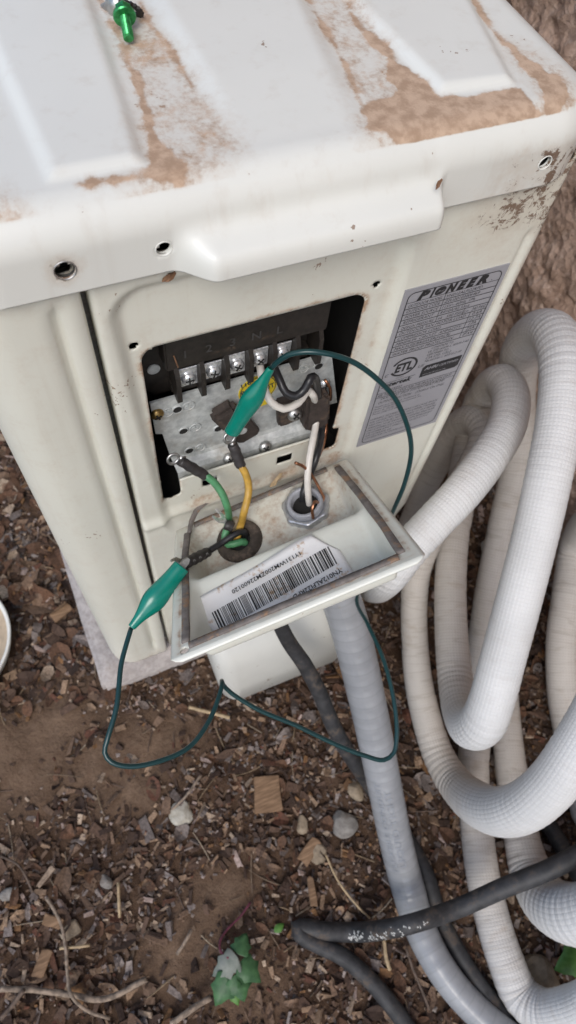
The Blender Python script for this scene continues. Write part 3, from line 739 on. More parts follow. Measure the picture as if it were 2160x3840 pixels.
# pan-head screws
def pan_mesh(r):
    b = MB(); b.lathe([(.0001, r*.55), (r*.45, r*.50), (r*.8, r*.30), (r, 0), (r, -.001)], 22); return b
def pan_screw(name, P, r, mat, ax=(0, -1, 0), rot=0., par=unit):
    F = at_frame(P, (math.cos(rot), 0, math.sin(rot)), ax)
    b = pan_mesh(r); b.v = [tuple(F @ Vector(v)) for v in b.v]; o = b.build(name, mat, par, True)
    c = MB(); c.box((0, 0, r*.48), (r*1.05, r*.24, r*.24), F, 0); c.box((0, 0, r*.481), (r*.24, r*1.05, r*.24), F, 0); c.build('screw_slot', M['dark'], o)
pan_screw('flange_screw', (.1174, .0098, .3400), .0045, M['steel_dull'], (0, -.93, .35), .3); pan_screw('flange_screw', (.1442, .0098, .3405), .0048, M['steel_dull'], (0, -.93, .35), .9)
pan_screw('earth_screw', (.0736, .0168, .4027), .0043, M['brass'], rot=.4); pan_screw('clamp_screw', (.1645, .0110, .3685), .0052, M['steel_dull'], (0, -.9, .4), .7)
pan_screw('earth_screw', (.1863, .0160, .3859), .0044, M['steel'], rot=.2)
# warning sticker
b = MB(); b.prism([(.1388+.0130*math.cos(2*math.pi*k/28), .3985+.0135*math.sin(2*math.pi*k/28)) for k in range(28)], -.0178, -.0174, FRONT); b.prism([(.1332, .3870), (.1332, .3785), (.1377, .3815), (.142, .3795), (.1487, .3810), (.1490, .3885)], -.0178, -.0173, FRONT)
st = b.build('warning_sticker', M['yellow'], br)
b = MB(); pt = lambda s, x, z, c, w=None: put_text(b, s, (x, .0170, z), (.97, 0, .22), (-.22, 0, .97), c, w, .02)
pt('110', .1276, .4050, .0036); pt('OUTPUT', .1305, .3930, .0045, .0205); pt('P', .1276, .3980, .0036); N = 28
b.add(sum([[(.1388+r*math.cos(2*math.pi*k/N), .0171, .3985+r*1.04*math.sin(2*math.pi*k/N)) for r in (.0122, .0117)] for k in range(N)], []), [(2*k, 2*k+1, (2*k+3) % (2*N), (2*k+2) % (2*N)) for k in range(N)])
b.build('print', M['ink_dim'], st)
# cord clamps
b = MB(); b.prism([(.1515, .3840), (.1545, .3565), (.1600, .3560), (.1720, .3590), (.1720, .3840)], -.0180, -.0120, FRONT, .0012)
b.prism([(.1700, .3855), (.1715, .3515), (.1760, .3480), (.1880, .3490), (.1910, .3530), (.1870, .3840), (.1830, .3870)], -.0280, -.0060, FRONT, .0022); b.build('cord_clamp', M['clampm'], unit)
Mr = Matrix.Translation((.1225, 0, .3765)) @ Matrix.Rotation(math.radians(64), 4, (0, 1, 0)) @ FRONT
b = MB(); b.prism([(-.003, -.0090), (.0215, -.0090), (.0250, -.0060), (.0250, .0060), (.0215, .0090), (-.003, .0090)], -.0150, -.0115, Mr, .0008)
b.prism([(-.0245, -.0085), (-.0020, -.0085), (-.0020, .0085), (-.0245, .0085)], -.0165, -.0065, Mr, .0028)
lc = b.build('cord_clamp', M['clampm'], unit); tag(lc, 'loose dark brown clamp turned askew')
b = MB(); b.lathe([(.0031, 0), (.0029, .0006), (.0001, .0006)], 20, Mr @ Matrix.Translation((.0106, 0, -.0114))); b.build('clamp_hole', M['zinc'], lc)

# ------------------------------------------------------------ wiring cover, swung down
TO, TEX, TEY, TN = map(np.array, ((0.0327,-0.1215,0.3765), (0.9613,-0.0438,0.272), (0.2044,0.7755,-0.5973), (-0.1847,0.6298,0.7545)))
TW, TH = 0.1503, 0.1532
def tw(u, v, d=0.): return TO+TEX*u+TEY*v-TN*d
cover = thing('wiring_cover', 'detached white wiring cover tipped open below the terminals, inside facing up', 'cover', tuple(tw(TW/2, TH*.97)))
PV0, PD0, PV1, PD1 = .104, .026, TH-.010, .003
def cover_depth(u, v):
    prof_v = np.array([0, .0105, .0125, .0150, .030, .0400, .0560, .0700, .0740, .0765, .0810, .0950, .1000, .1040, PV1, PV1+.004, 1.])
    prof_d = np.array([0, .0, .006, .0165, .0190, .0180, .0100, .0028, .0018, .0022, .0060, .0230, .0262, .0260, PD1, .0, .0])
    d = np.zeros_like(v)
    for w in (-.002, -.001, 0., .001, .002): d += np.interp(v+w, prof_v, prof_d)/5
    return d
def make_cover():
    nu, nv = 150, 150
    a, v = np.meshgrid(np.linspace(0, 1, nu), np.linspace(0, TH, nv), indexing='ij'); a, v = a.ravel(), v.ravel()
    # rounded outline
    tap = 1-.08*v/TH; hw = TW/2*tap
    U = (a-.5)*2
    rc = .007; dv = np.minimum(v, TH-v); cut = np.where(dv < rc, rc-np.sqrt(np.maximum(rc*rc-(rc-dv)**2, 0)), 0)
    uu = TW/2+U*(hw-cut)
    hole = lambda x, y: np.minimum(np.hypot((x-.0095)/1.3, y-.0062)-.0022, np.hypot((x-(TW-.0095))/1.3, y-.0062)-.0022)
    uu2, v2, hs = holes_cut(uu, v, lambda x, y: np.hypot((x-.0095), y-.0064)-.0027, .00105)
    side = np.minimum(uu2-(TW/2-hw), (TW/2+hw)-uu2)
    ed = sstep(side, .0112, .0190)
    # the far pocket floor keeps a softer right wall
    d = cover_depth(uu2, v2)*ed
    lip = np.minimum(side, np.minimum(v2, TH-v2)); d = d+.0022*(1-sstep(lip, 0, .0022))
    P = TO+np.outer(uu2, TEX)+np.outer(v2, TEY)-np.outer(d, TN)
    f = grid_faces(nu, nv); f = f[~((hs[f] <= 1e-4).all(1) & (hs[f].min(1) < -1e-6))]
    Q = np.stack([uu2, v2], 1); fz = fuzz(Q, 60.)*.5+fuzz(Q, 190., 2.)*.35
    dirt = np.full(len(v), .10)
    dirt = np.maximum(dirt, .52*sstep(v2, .080, .11)*(1-.3*sstep(side, .02, .0)))
    dirt = np.maximum(dirt, .40*np.exp(-(((uu2-.123)/.012)**2+((v2-.130)/.014)**2)))
    dirt = np.maximum(dirt, .33*np.exp(-(((uu2-.120)/.016)**2+((v2-.045)/.020)**2)))
    rimd = np.clip(1-np.abs(lip-.0062)/.0040, 0, 1); dirt = np.maximum(dirt, rimd*(.52+.7*fz))
    dirt = np.maximum(dirt, .75*sstep(v2, TH-.012, TH-.004)*(.7+fz))
    o = mesh_obj('cover_shell', P, f, M['tray'], cover, True, attrs={'dirt': dirt+.08*fz, 'dark': .15+.5*sstep(v2, TH-.02, TH)})
    solid(o, .0012, -1)
make_cover()
# foam gasket strips on the rim
def strip(name, pts, wd, ht, seed):
    P = []; r = random.Random(seed); vs = []; fs = []
    pts = spline(np.array([(a, b, 0) for a, b in pts], float), .0025)
    t = np.gradient(pts, axis=0); t /= np.linalg.norm(t, axis=1)[:, None]
    for i, (p, q) in enumerate(zip(pts, t)):
        nn = np.array((-q[1], q[0])); j1, j2 = (1+.14*mnoise.noise((i*.13, seed, 0.)), 1+.14*mnoise.noise((i*.11, seed, 5.))); h = ht*(.6+.15*mnoise.noise((i*.15, seed, 9.)))
        for s_, hh in ((-1, -.0004), (-1, h*.55), (-.88, h), (.88, h), (1, h*.55), (1, -.0004)):
            e = p[:2]+nn*s_*wd/2*(j1 if s_ < 0 else j2); vs.append(tw(e[0], e[1], -hh-.0002))
    f = [tuple(q) for q in grid_faces(len(pts), 6)]; f += [(0, 1, 2, 3, 4, 5), tuple(len(vs)-6+k for k in range(6))[::-1]]
    return mesh_obj(name, vs, f, M['gasket'], cover, True)
e0 = TW*.08/2
strip('gasket_strip', [(.0105, .0125), (.0098+e0*.4, .06), (.0095+e0*.7, .11), (.0105+e0, TH-.0155)], .0047, .0022, 1)
strip('gasket_strip', [(.0125, .0080), (.05, .0085), (.10, .0083), (TW-.014, .0088)], .0047, .0024, 2)
strip('gasket_strip', [(TW-.0115, .0115), (TW-.0095-e0*.4, .05), (TW-.0098-e0*.7, .10), (TW-.0105-e0, TH-.0100)], .0047, .0022, 3)
strip('gasket_strip', [(.016+e0, TH-.0060), (.06, TH-.0055), (TW-.0180-e0, TH-.0058)], .0058, .0020, 4)
# peeled gasket end at the far left corner
tube('gasket_end', [(*tw(.0125+e0, TH-.018, -.002), .0016), (*tw(.016+e0, TH-.008, -.005), .0019), (*tw(.024+e0, TH+.000, -.009), .0020), (*tw(.034+e0, TH+.003, -.010), .0018)], M['gasket'], cover, n=6)
# sticker with bar code, stuck to the slope
LO, LEX, LT, LN = (np.array(q) for q in ((0.0442,-0.1018,0.339), (0.9613,-0.0438,0.272), (0.1002,0.9753,-0.1969), (-0.2566,0.2165,0.942)))
def lp(a, b, h=.0008):
    lift = .0016*max(0., (b-.026)/.01)+.0007*math.sin(a*90)*max(0., b-.01)/.02
    return LO+LEX*a+LT*b+LN*(h+lift)
def sticker():
    na, nb = 30, 12; vs = []
    for i in range(na):
        for j in range(nb):
            s, t = i/(na-1), j/(nb-1)
            a = (.0185+.0945*s)*t*0+(1-s)*(.0215*(1-t)+.0147*t)+s*(.1122*(1-t)+.1100*t); top = .0243+.0107*min(1, s/.86)
            if s > .86: top = .0350-(s-.86)/.14*.018
            bb = -.0036+(top+.0036)*t; vs.append(lp(a, bb+.0012*s*(1-t)))
    o = mesh_obj('barcode_sticker', vs, grid_faces(na, nb), M['paper'], cover, True); solid(o, .0003, -1)
    A0, B0 = np.array((.0252, -.0030)), np.array((.0233, .0110)); A1, B1 = np.array((.1056, .0088)), np.array((.1047, .0226))
    r = random.Random(5); m = MB(); x = 0.; N = 0
    while x < 1:
        w = r.choice((1, 1, 1, 2, 2, 3))*.0046; g = r.choice((1, 1, 2, 2, 3))*.0044
        if x+w > 1: break
        q = [A0+(A1-A0)*x, A0+(A1-A0)*(x+w), B0+(B1-B0)*(x+w), B0+(B1-B0)*x]
        vs = []; 
        for t in (0, .33, .67, 1): 
            l = q[0]+(q[3]-q[0])*t; rr = q[1]+(q[2]-q[1])*t; vs += [lp(*l, .0011), lp(*rr, .0011)]
        m.add(vs, [(2*k, 2*k+1, 2*k+3, 2*k+2) for k in range(3)]); x += w+g
    m.build('bars', M['ink'], o)
    t = MB(); dx = (A1-A0)/np.linalg.norm(A1-A0); X3 = LEX*dx[0]+LT*dx[1]; Y3 = np.cross(LN, X3)
    put_text(t, '1Y131WM200ZM22600120', lp(.0865, .0262, .0022), -X3, -Y3, .0030, .0480, .012)
    put_text(t, 'YN012ALFI22RPD', lp(.1058, .0052, .0012), -X3, -Y3, .0032, .0335, .012)
    t.build('print', M['ink'], o)
sticker()
# grommet in the cover floor
GP, GN = (0.1081,-0.036,0.305), (-0.2628,0.1505,0.953)
b = MB(); F = at_frame(GP, tuple(TEX), GN)
prof = [(.0082, -.004), (.0085, .0022), (.0095, .0034), (.0140, .0036), (.0160, .0028), (.0168, .0006), (.0168, -.002)]
b.lathe(prof, 40, F, caps=False); b.v = [tuple(Vector(v)+Vector(GN)*.0006*mnoise.noise(Vector(v)*260)) for v in b.v]
b.build('grommet', M['rubber'], cover, True)
b = MB(); b.lathe([(.0086, .0010), (.0001, .0010)], 28, F, caps=False); b.build('grommet_shade_disc', M['dark'], cover)  # dark disc laid over the floor, painting the shade in the grommet

# ------------------------------------------------------------ grey conduit with its fitting
FP = (0.1591,-0.0346,0.3188)
conduit = thing('flexible_conduit', 'thick grey flexible conduit rising from the mulch into the cover', 'conduit', (0.2099,-0.4402,-0.03))
F = at_frame(FP, tuple(TEX), GN)
b = MB(); n = 56; vs = []; prof = [(.0128, .0), (.0128, .0040), (.0146, .0052), (.0158, .0046), (.0163, .0030), (.0163, .0002)]
for i in range(n):
    a = 2*math.pi*i/n; bump = max(0., math.cos(a*7))**.5 if math.cos(a*7) > .35 else 0.
    for r, z in prof: vs.append((r*(1+.085*bump*(r > .015))*math.cos(a), r*(1+.085*bump*(r > .015))*math.sin(a), z))
m = len(prof); b.add(vs, [(i*m+j, ((i+1) % n)*m+j, ((i+1) % n)*m+j+1, i*m+j+1) for i in range(n) for j in range(m-1)], F)
b.build('lock_nut', M['fitting'], conduit, True)
b = MB(); b.lathe([(.0094, -.016), (.0096, .0080), (.0104, .0094), (.0120, .0092), (.0128, .0080), (.0129, .0), (.0129, -.012)], 36, F, caps=False); b.build('threaded_throat', M['throat'], conduit, True)
b = MB(); b.lathe([(.0097, .0022), (.0001, .0021)], 24, F, caps=False); b.build('throat_shade_disc', M['dark'], conduit)  # dark disc paints the shade down the fitting's bore
CP = [(0.1656,-0.0503,0.2841,0.0133),(0.1734,-0.0681,0.2556,0.0151),(0.1808,-0.0925,0.2205,0.0162),(0.1851,-0.1266,0.1756,0.0163),(0.1877,-0.1701,0.1225,0.0161),(0.1879,-0.218,0.0702,0.0161),(0.1879,-0.2667,0.0197,0.0163),(0.1878,-0.3075,-0.0136,0.0165),(0.1831,-0.3421,-0.0148,0.0155),(0.1851,-0.3779,-0.0135,0.0146),(0.1963,-0.4135,-0.0162,0.0141),(0.2138,-0.4456,-0.0156,0.0139),(0.2412,-0.4785,-0.0159,0.0137)]
FPv = np.array(FP); GNv = np.array(GN)
CP = [(*(FPv-GNv*.010), .0165), (*(FPv-GNv*.035), .0168)]+CP+[(.36, -.545, -.012, .0155), (.46, -.59, -.010, .0155), (.505, -.60, .06, .0155), (.512, -.60, .30, .0155)]
tube('conduit_hose', CP, M['conduit'], conduit, n=28, step=.003, caps=True)
def printed_on(name, path, s0, s1, s, ang, cap, mat, par, lift=.0004):
    """lettering that follows a bent tube: s0..s1 metres along it"""
    P = spline(np.array(path, float), .003); tn = np.gradient(P[:, :3], axis=0); tn /= np.linalg.norm(tn, axis=1)[:, None]
    L = np.concatenate([[0], np.cumsum(np.linalg.norm(np.diff(P[:, :3], axis=0), axis=1))])
    v, f = text_geo(s, .01, 0); v = v.copy(); x = (v[:, 0]-v[:, 0].min())/(v[:, 0].max()-v[:, 0].min()); out = []
    for i in range(len(v)):
        q = s0+(s1-s0)*x[i]; c = np.array([np.interp(q, L, P[:, k]) for k in range(4)]); t = np.array([np.interp(q, L, tn[:, k]) for k in range(3)]); t /= np.linalg.norm(t)
        up = np.array((-.15, -.25, 1.)); up -= t*(up@t); up /= np.linalg.norm(up); sd = np.cross(t, up)
        a = ang+v[i, 1]*cap/.7/c[3]; out.append(c[:3]+(up*math.cos(a)+sd*math.sin(a))*(c[3]+lift))
    return mesh_obj(name, out, f, mat, par)
printed_on('conduit_print', CP, .395, .300, 'LIQUID TIGHT', -.1, .006, M['conduit_ink'], conduit)
printed_on('conduit_print', CP, .400, .290, 'FLEXIBLE CONDUIT', .45, .005, M['conduit_ink'], conduit)

# ------------------------------------------------------------ supply wires out of the conduit
def Yp(l): return l
WW = [(0.1384,0.016,0.4231),(0.1371,0.006,0.4168),(0.1387,-0.001,0.4103),(0.1462,-0.005,0.4037),(0.1572,-0.003,0.4021),(0.1671,0.004,0.4017),(0.1699,0.003,0.3984),(0.1806,0.0125,0.3656),(0.1798,0.007,0.3567),(0.1735,-0.003,0.3546),(0.1677,-0.012,0.3499),(0.1625,-0.022,0.3422),(0.1607,-0.03,0.3312),(0.1621,-0.036,0.3137),(0.1623,-0.042,0.3063)]
o = tube('supply_wire', WW, M['wire_white'], None, r=.0024, n=10); tag(o, 'white insulated wire running from the N terminal down into the conduit', 'wire', 'supply wires')
BW = [(0.1462,0.014,0.4223),(0.1465,0.004,0.42),(0.1481,-0.002,0.4155),(0.1535,-0.005,0.4134),(0.1596,-0.004,0.4163),(0.1635,-0.002,0.4232),(0.1687,0.001,0.4168),(0.1753,0.006,0.3958),(0.1852,0.0145,0.3628),(0.1883,0.012,0.345),(0.1833,0.002,0.3426),(0.1746,-0.01,0.3411),(0.1687,-0.016,0.3314),(0.1601,-0.025,0.3255),(0.159,-0.031,0.312),(0.1602,-0.038,0.3004)]
o = tube('supply_wire', BW, M['wire_black'], None, r=.0026, n=10); tag(o, 'black insulated wire looping from the L terminal down into the conduit', 'wire', 'supply wires')
OW = [(0.1916,0.013,0.3703),(0.1882,0.012,0.3865),(0.1847,0.014,0.3932)]
o = tube('copper_stub', OW, M['copper'], None, r=.0011, n=8); tag(o, 'short bare copper stub hanging from the bright earthing screw', 'wire')
OW = [(0.1933,0.0175,0.3474),(0.1927,0.012,0.3346),(0.1867,0.003,0.3309),(0.177,-0.008,0.3346)]
o = tube('brown_wire', OW, M['copper'], None, r=.0017, n=8); tag(o, 'brown wire half hidden behind the black wire below the clamp', 'wire')
CW = [(0.1547,-0.016,0.3535),(0.1608,-0.018,0.3478),(0.1664,-0.022,0.3388),(0.1695,-0.03,0.3316),(0.1709,-0.036,0.3265),(0.168,-0.038,0.3253),(0.1606,-0.04,0.3359),(0.1577,-0.043,0.334),(0.1575,-0.047,0.3266)]
o = tube('earth_wire', CW, M['copper'], None, r=.0011, n=8, step=.002); tag(o, 'bare copper wire curling up beside the white wire out of the conduit', 'wire')

# ------------------------------------------------------------ control cable: black jacket, cores with terminals
ctrl = thing('control_cable', 'black control cable through the grommet with green, yellow and black cores', 'cable', (0.2013,-0.2166,-0.03))
KP = [(0.117,-0.0566,0.2787,0.0052),(0.1239,-0.0736,0.2389,0.0058),(0.132,-0.0912,0.2049,0.0063),(0.1408,-0.1075,0.183,0.0066),(0.1486,-0.1269,0.156,0.0068),(0.1563,-0.1564,0.1175,0.0071),(0.1679,-0.1806,0.0781,0.0074),(0.184,-0.2061,0.0314,0.0078),(0.2004,-0.2387,-0.0128,0.0082),(0.2098,-0.2743,-0.0218,0.0081),(0.2119,-0.3065,-0.021,0.0082),(0.2075,-0.3385,-0.0221,0.0082),(0.2079,-0.3659,-0.0219,0.0083),(0.2129,-0.3995,-0.021,0.0081),(0.2226,-0.4359,-0.0223,0.0082),(0.2377,-0.475,-0.0221,0.008)]
GPv = np.array(GP)
tube('jacket', [(*(GPv-GNv*.004), .0058)]+KP+[(.36, -.50, -.020, .009), (.47, -.53, -.020, .009)], M['black'], ctrl, n=16, step=.004)
printed_on('jacket_print', KP, .585, .660, '(3.31mm2) TYPE TC 90C', .1, .0032, M['jacket_text'], ctrl)
GW = [(0.0941,-0.004,0.3543),(0.0989,-0.008,0.3493),(0.1025,-0.014,0.3426),(0.1038,-0.02,0.3359),(0.1055,-0.021,0.3145),(0.1009,-0.0282,0.3102),(0.0983,-0.0321,0.308),(0.0991,-0.0373,0.3085),(0.1049,-0.0389,0.3098),(0.1099,-0.0392,0.3091),(0.1116,-0.0403,0.3024)]
tube('green_core', GW, M['wire_green'], ctrl, r=.0026, n=10)
YW = [(0.1185,-0.006,0.3562),(0.1206,-0.01,0.3518),(0.1216,-0.015,0.3439),(0.1192,-0.021,0.3372),(0.1141,-0.028,0.3337),(0.1126,-0.0276,0.3154),(0.1094,-0.0309,0.3108),(0.1067,-0.0345,0.3065),(0.1059,-0.038,0.3005)]
tube('yellow_core', YW, M['wire_yellow'], ctrl, r=.0026, n=10)
KW = [(0.1135,-0.0354,0.3032),(0.1125,-0.0341,0.3122),(0.1082,-0.034,0.3152),(0.1017,-0.0351,0.3146),(0.0944,-0.0365,0.3128),(0.0877,-0.0384,0.3134),(0.0816,-0.0399,0.3132)]
tube('black_core', KW, M['wire_black'], ctrl, r=.0023, n=10)
TWp = [(0.1087,-0.0275,0.3049),(0.11,-0.0246,0.31),(0.1091,-0.0228,0.3137)]
tube('tan_core', TWp, M['wire_tan'], ctrl, r=.0030, n=10)
# shrink sleeves
def sleeve(a, b, r0, name='shrink_sleeve', mat='shrink'):
    P = spline(np.array([tuple(a)+(r0*.95,), tuple((np.array(a)+np.array(b))/2)+(r0*1.05,), tuple(b)+(r0,)], float), .002)
    return tube(name, P, M[mat], ctrl, n=12, step=.003, rfun=lambda s, an, c, d, p: 1+.06*math.sin(s*900+an))
sleeve((0.0808,0.002,0.3696), (0.0949,-0.004,0.3528), .0034)
sleeve((0.1165,0.002,0.3696), (0.1193,-0.006,0.3544), .0036)
s3 = sleeve((0.0831,-0.0397,0.3134), (0.0648,-0.0507,0.3332), .0036)
num = MB(); sa, sb = np.array((0.0831,-0.0397,0.3134)), np.array((0.0648,-0.0507,0.3332)); ax = (sa-sb)/np.linalg.norm(sa-sb)
vd = np.array((0.0244,-0.2256,0.7429))-(sa+sb)/2; vd -= ax*(vd@ax); vd /= np.linalg.norm(vd)
for k in (.18, .45, .78):
    put_text(num, '3', sb+(sa-sb)*k+vd*.0041+np.cross(ax, vd)*.0018, np.cross(vd, ax)*1., ax*-1., .0030, None, .02)
num.build('core_number', M['jacket_text'], s3)
sleeve((0.1053,-0.0306,0.3181), (0.1008,-0.0266,0.3193), .0036)
# ring and fork terminals
def ring_term(P, ax, nz):
    b = MB(); F = at_frame(P, ax, nz)
    b.lathe([(.0028, -.0005), (.0028, .0005), (.0046, .0005), (.0046, -.0005), (.0028, -.0005)], 22, F, caps=False); b.box((.0062, 0, 0), (.005, .0036, .0010), F, .0003); b.build('ring_terminal', M['steel_dull'], ctrl, True)
def fork_term(P, ax, nz, mat='steel'):
    b = MB(); F = at_frame(P, ax, nz); o = [(.0075, -.0016), (.003, -.0017), (-.0003, -.0040), (-.0055, -.0042), (-.0070, -.0034), (-.0066, -.0024), (-.0030, -.0022), (-.0002, 0), (-.0030, .0022), (-.0066, .0024), (-.0070, .0034), (-.0055, .0042), (-.0003, .0040), (.003, .0017), (.0075, .0016)]
    b.prism(o, -.0005, .0005, F); b.build('fork_terminal', M[mat], ctrl)
ring_term((0.0769,0.003,0.3721), (.9, -.1, -.35), (.1, -.95, .3))
ring_term((0.1151,0.004,0.3752), (.25, -.2, -.9), (.1, -.9, .4))
fork_term((0.0996,-0.0225,0.3205), (.55, -.6, -.25), (.5, -.2, .8))
fork_term((0.0609,-0.0474,0.3302), tuple(ax), tuple(vd), 'steel_dull')

# ------------------------------------------------------------ green test lead with two clips
lead = thing('test_lead', 'dark green test lead with two teal green alligator clips', 'test lead', (0.1435,-0.2047,0.2758))
LPATH = [(0.0197,-0.0773,0.3267),(0.014,-0.086,0.3268),(0.0075,-0.0965,0.3259),(-0.0027,-0.1199,0.3237),(-0.013,-0.1346,0.3197),(-0.0168,-0.1403,0.316),(-0.0149,-0.1464,0.3138),(-0.0064,-0.1521,0.3103),(0.0104,-0.1552,0.3057),(0.0295,-0.1535,0.3005),(0.0462,-0.1428,0.2965),(0.0589,-0.1286,0.2942),(0.0623,-0.1233,0.293),(0.0635,-0.1199,0.2881),(0.064,-0.1208,0.281),(0.0673,-0.1266,0.2759),(0.0809,-0.1435,0.2721),(0.0999,-0.1613,0.2694),(0.1227,-0.1844,0.2654),(0.1377,-0.1977,0.2637),(0.1482,-0.2046,0.2624),(0.1563,-0.2033,0.263),(0.1629,-0.1939,0.2658),(0.1703,-0.1745,0.2688),(0.1769,-0.1443,0.2696),(0.1797,-0.115,0.2644),(0.1854,-0.0909,0.2486),(0.2028,-0.0682,0.2469),(0.215,-0.0594,0.2827),(0.2123,-0.0619,0.3319),(0.2138,-0.0595,0.3617),(0.2139,-0.0538,0.3894),(0.2088,-0.0485,0.4108),(0.1993,-0.0393,0.4327),(0.187,-0.0335,0.4488),(0.1722,-0.0282,0.4629),(0.1589,-0.0241,0.47),(0.1473,-0.0194,0.4711),(0.1393,-0.0154,0.4672),(0.1346,-0.0129,0.4602),(0.1324,-0.0118,0.4556)]
tube('lead_wire', LPATH, M['lead'], lead, r=.00155, n=10, step=.003)
def clip(front, tail, up, s=1.):
    """vinyl-booted alligator clip; front = open end, tail = wire end"""
    f, t = np.array(front), np.array(tail); ax = f-t; L = np.linalg.norm(ax); F = at_frame(tail, up, tuple(ax/L))
    pr = [(0., .0020), (.02, .0024), (.06, .0025), (.16, .0031), (.26, .0045), (.36, .0061), (.44, .0068), (.52, .0067), (.64, .0059), (.78, .0052), (.92, .0050), (.985, .0050), (1., .0047), (.995, .0041), (.93, .0038)]
    b = MB(); b.lathe([(r*s, z*L) for z, r in pr], 28, F, caps=False, sx=.84, sy=1.1); o = b.build('clip_boot', M['clip'], lead, True)
    m = o.modifiers.new('s', 'SUBSURF'); m.levels = m.render_levels = 1
    d = MB(); d.lathe([(.0040*s, L*.95), (.0001, L*.951)], 20, F, caps=False); d.build('boot_mouth', M['dark'], lead)
    j = MB()
    for sg in (1, -1):
        o_ = [(-.0022*s, L*.90), (.0022*s, L*.90), (.0020*s, L+.0035*s), (.0008*s, L+.0060*s), (-.0008*s, L+.0060*s), (-.0020*s, L+.0035*s)]
        j.prism([(x, z) for x, z in o_], sg*.0008-.0004, sg*.0008+.0004, F @ Matrix(((0, 0, 1, 0), (1, 0, 0, 0), (0, 1, 0, 0), (0, 0, 0, 1))))
    j.build('jaw', M['steel_dull'], lead)
clip((0.0611,-0.0549,0.3407), (0.02,-0.077,0.3269), (.2, -.6, .7), 1.06)
clip((0.1096,-0.0131,0.4076), (0.1322,-0.0112,0.4546), (.2, -.6, .7), .90)

# ------------------------------------------------------------ white insulated line set
def hose_r(amp):
    def f(s, a, c, d, p):
        k = min(1., max(0., (c-3.)/14.)); return 1+amp*(.25+k)*.016*math.sin(s*2*math.pi/.0075)+.020*mnoise.noise((s*14, math.cos(a)*1.2, math.sin(a)*1.2))-.07*p[4]*max(0., mnoise.noise((s*75, math.cos(a)*.6, 7.+math.sin(a)*.6))-.22)
    return f
def hose(pts, mat, label, seed=0):
    o = tube('insulated_hose', pts, M[mat], None, n=36, step=.0016, rfun=hose_r(1.))
    tag(o, label, 'hose', 'coiled white insulated hoses'); return o
hose([(.48, -.50, -.010, .018, .8), (.42, -.50, -.008, .018, .6), (.355, -.465, .035, .0185, .2)]+[(0.3002,-0.4297,0.0821,0.0185,0),(0.2818,-0.4379,0.0617,0.0185,0),(0.2688,-0.4443,0.0324,0.0188,0),(0.2539,-0.4443,0.0032,0.0188,0.22),(0.2452,-0.4293,-0.0117,0.0182,0.45),(0.2462,-0.3974,-0.0117,0.0174,0.7),(0.2531,-0.3613,-0.0126,0.0169,0.9),(0.2656,-0.3216,-0.0137,0.0166,1),(0.285,-0.278,-0.0145,0.0165,1),(0.3062,-0.2362,-0.0133,0.0164,1),(0.335,-0.1911,-0.0061,0.0164,1),(0.3624,-0.1347,0.0239,0.0162,1),(0.3934,-0.0804,0.0574,0.0167,1),(0.4246,-0.0297,0.0973,0.0169,1),(0.4502,0.0103,0.1296,0.017,1),(0.4638,0.0457,0.1575,0.0179,1),(0.4628,0.0736,0.1925,0.0191,1),(0.4585,0.0875,0.2317,0.0199,0.85),(0.4447,0.0758,0.2792,0.0199,0.35),(0.4262,0.0456,0.3169,0.0194,0),(0.4055,0.0094,0.3286,0.0189,0),(0.3798,-0.0311,0.3199,0.0182,0),(0.3522,-0.069,0.3039,0.0176,0),(0.3282,-0.1049,0.2773,0.0174,0),(0.3047,-0.14,0.2467,0.0175,0),(0.2858,-0.1688,0.2192,0.0177,0),(0.2724,-0.1914,0.1938,0.0182,0),(0.2647,-0.2052,0.1683,0.0187,0),(0.2653,-0.2041,0.1349,0.0183,0.05),(0.2779,-0.1869,0.1009,0.0176,0.45),(0.2964,-0.1565,0.0803,0.0172,0.8),(0.3145,-0.1158,0.0813,0.0167,1.0),(0.335,-0.0716,0.0901,0.0164,1),(0.36,-0.0273,0.1003,0.0163,1),(0.3933,0.018,0.1078,0.017,1),(0.4203,0.0574,0.1243,0.0176,1),(0.4369,0.0853,0.1508,0.0174,1),(0.4325,0.083,0.1939,0.0173,1),(0.4238,0.0663,0.2292,0.0175,0.7),(0.4064,0.0361,0.2502,0.0175,0.35),(0.3775,0.0047,0.2618,0.0172,0.05),(0.3407,-0.0212,0.2678,0.0167,0),(0.3053,-0.0407,0.2637,0.0163,0),(0.2743,-0.0537,0.2546,0.016,0),(0.249,-0.0635,0.2395,0.0159,0),(0.2366,-0.0687,0.2109,0.0158,0),(0.2395,-0.0615,0.1639,0.0161,0.3),(0.2538,-0.0452,0.1074,0.0168,0.9)], 'hose', 'longest white hose, arching highest against the wall and folding tightly at its foot')
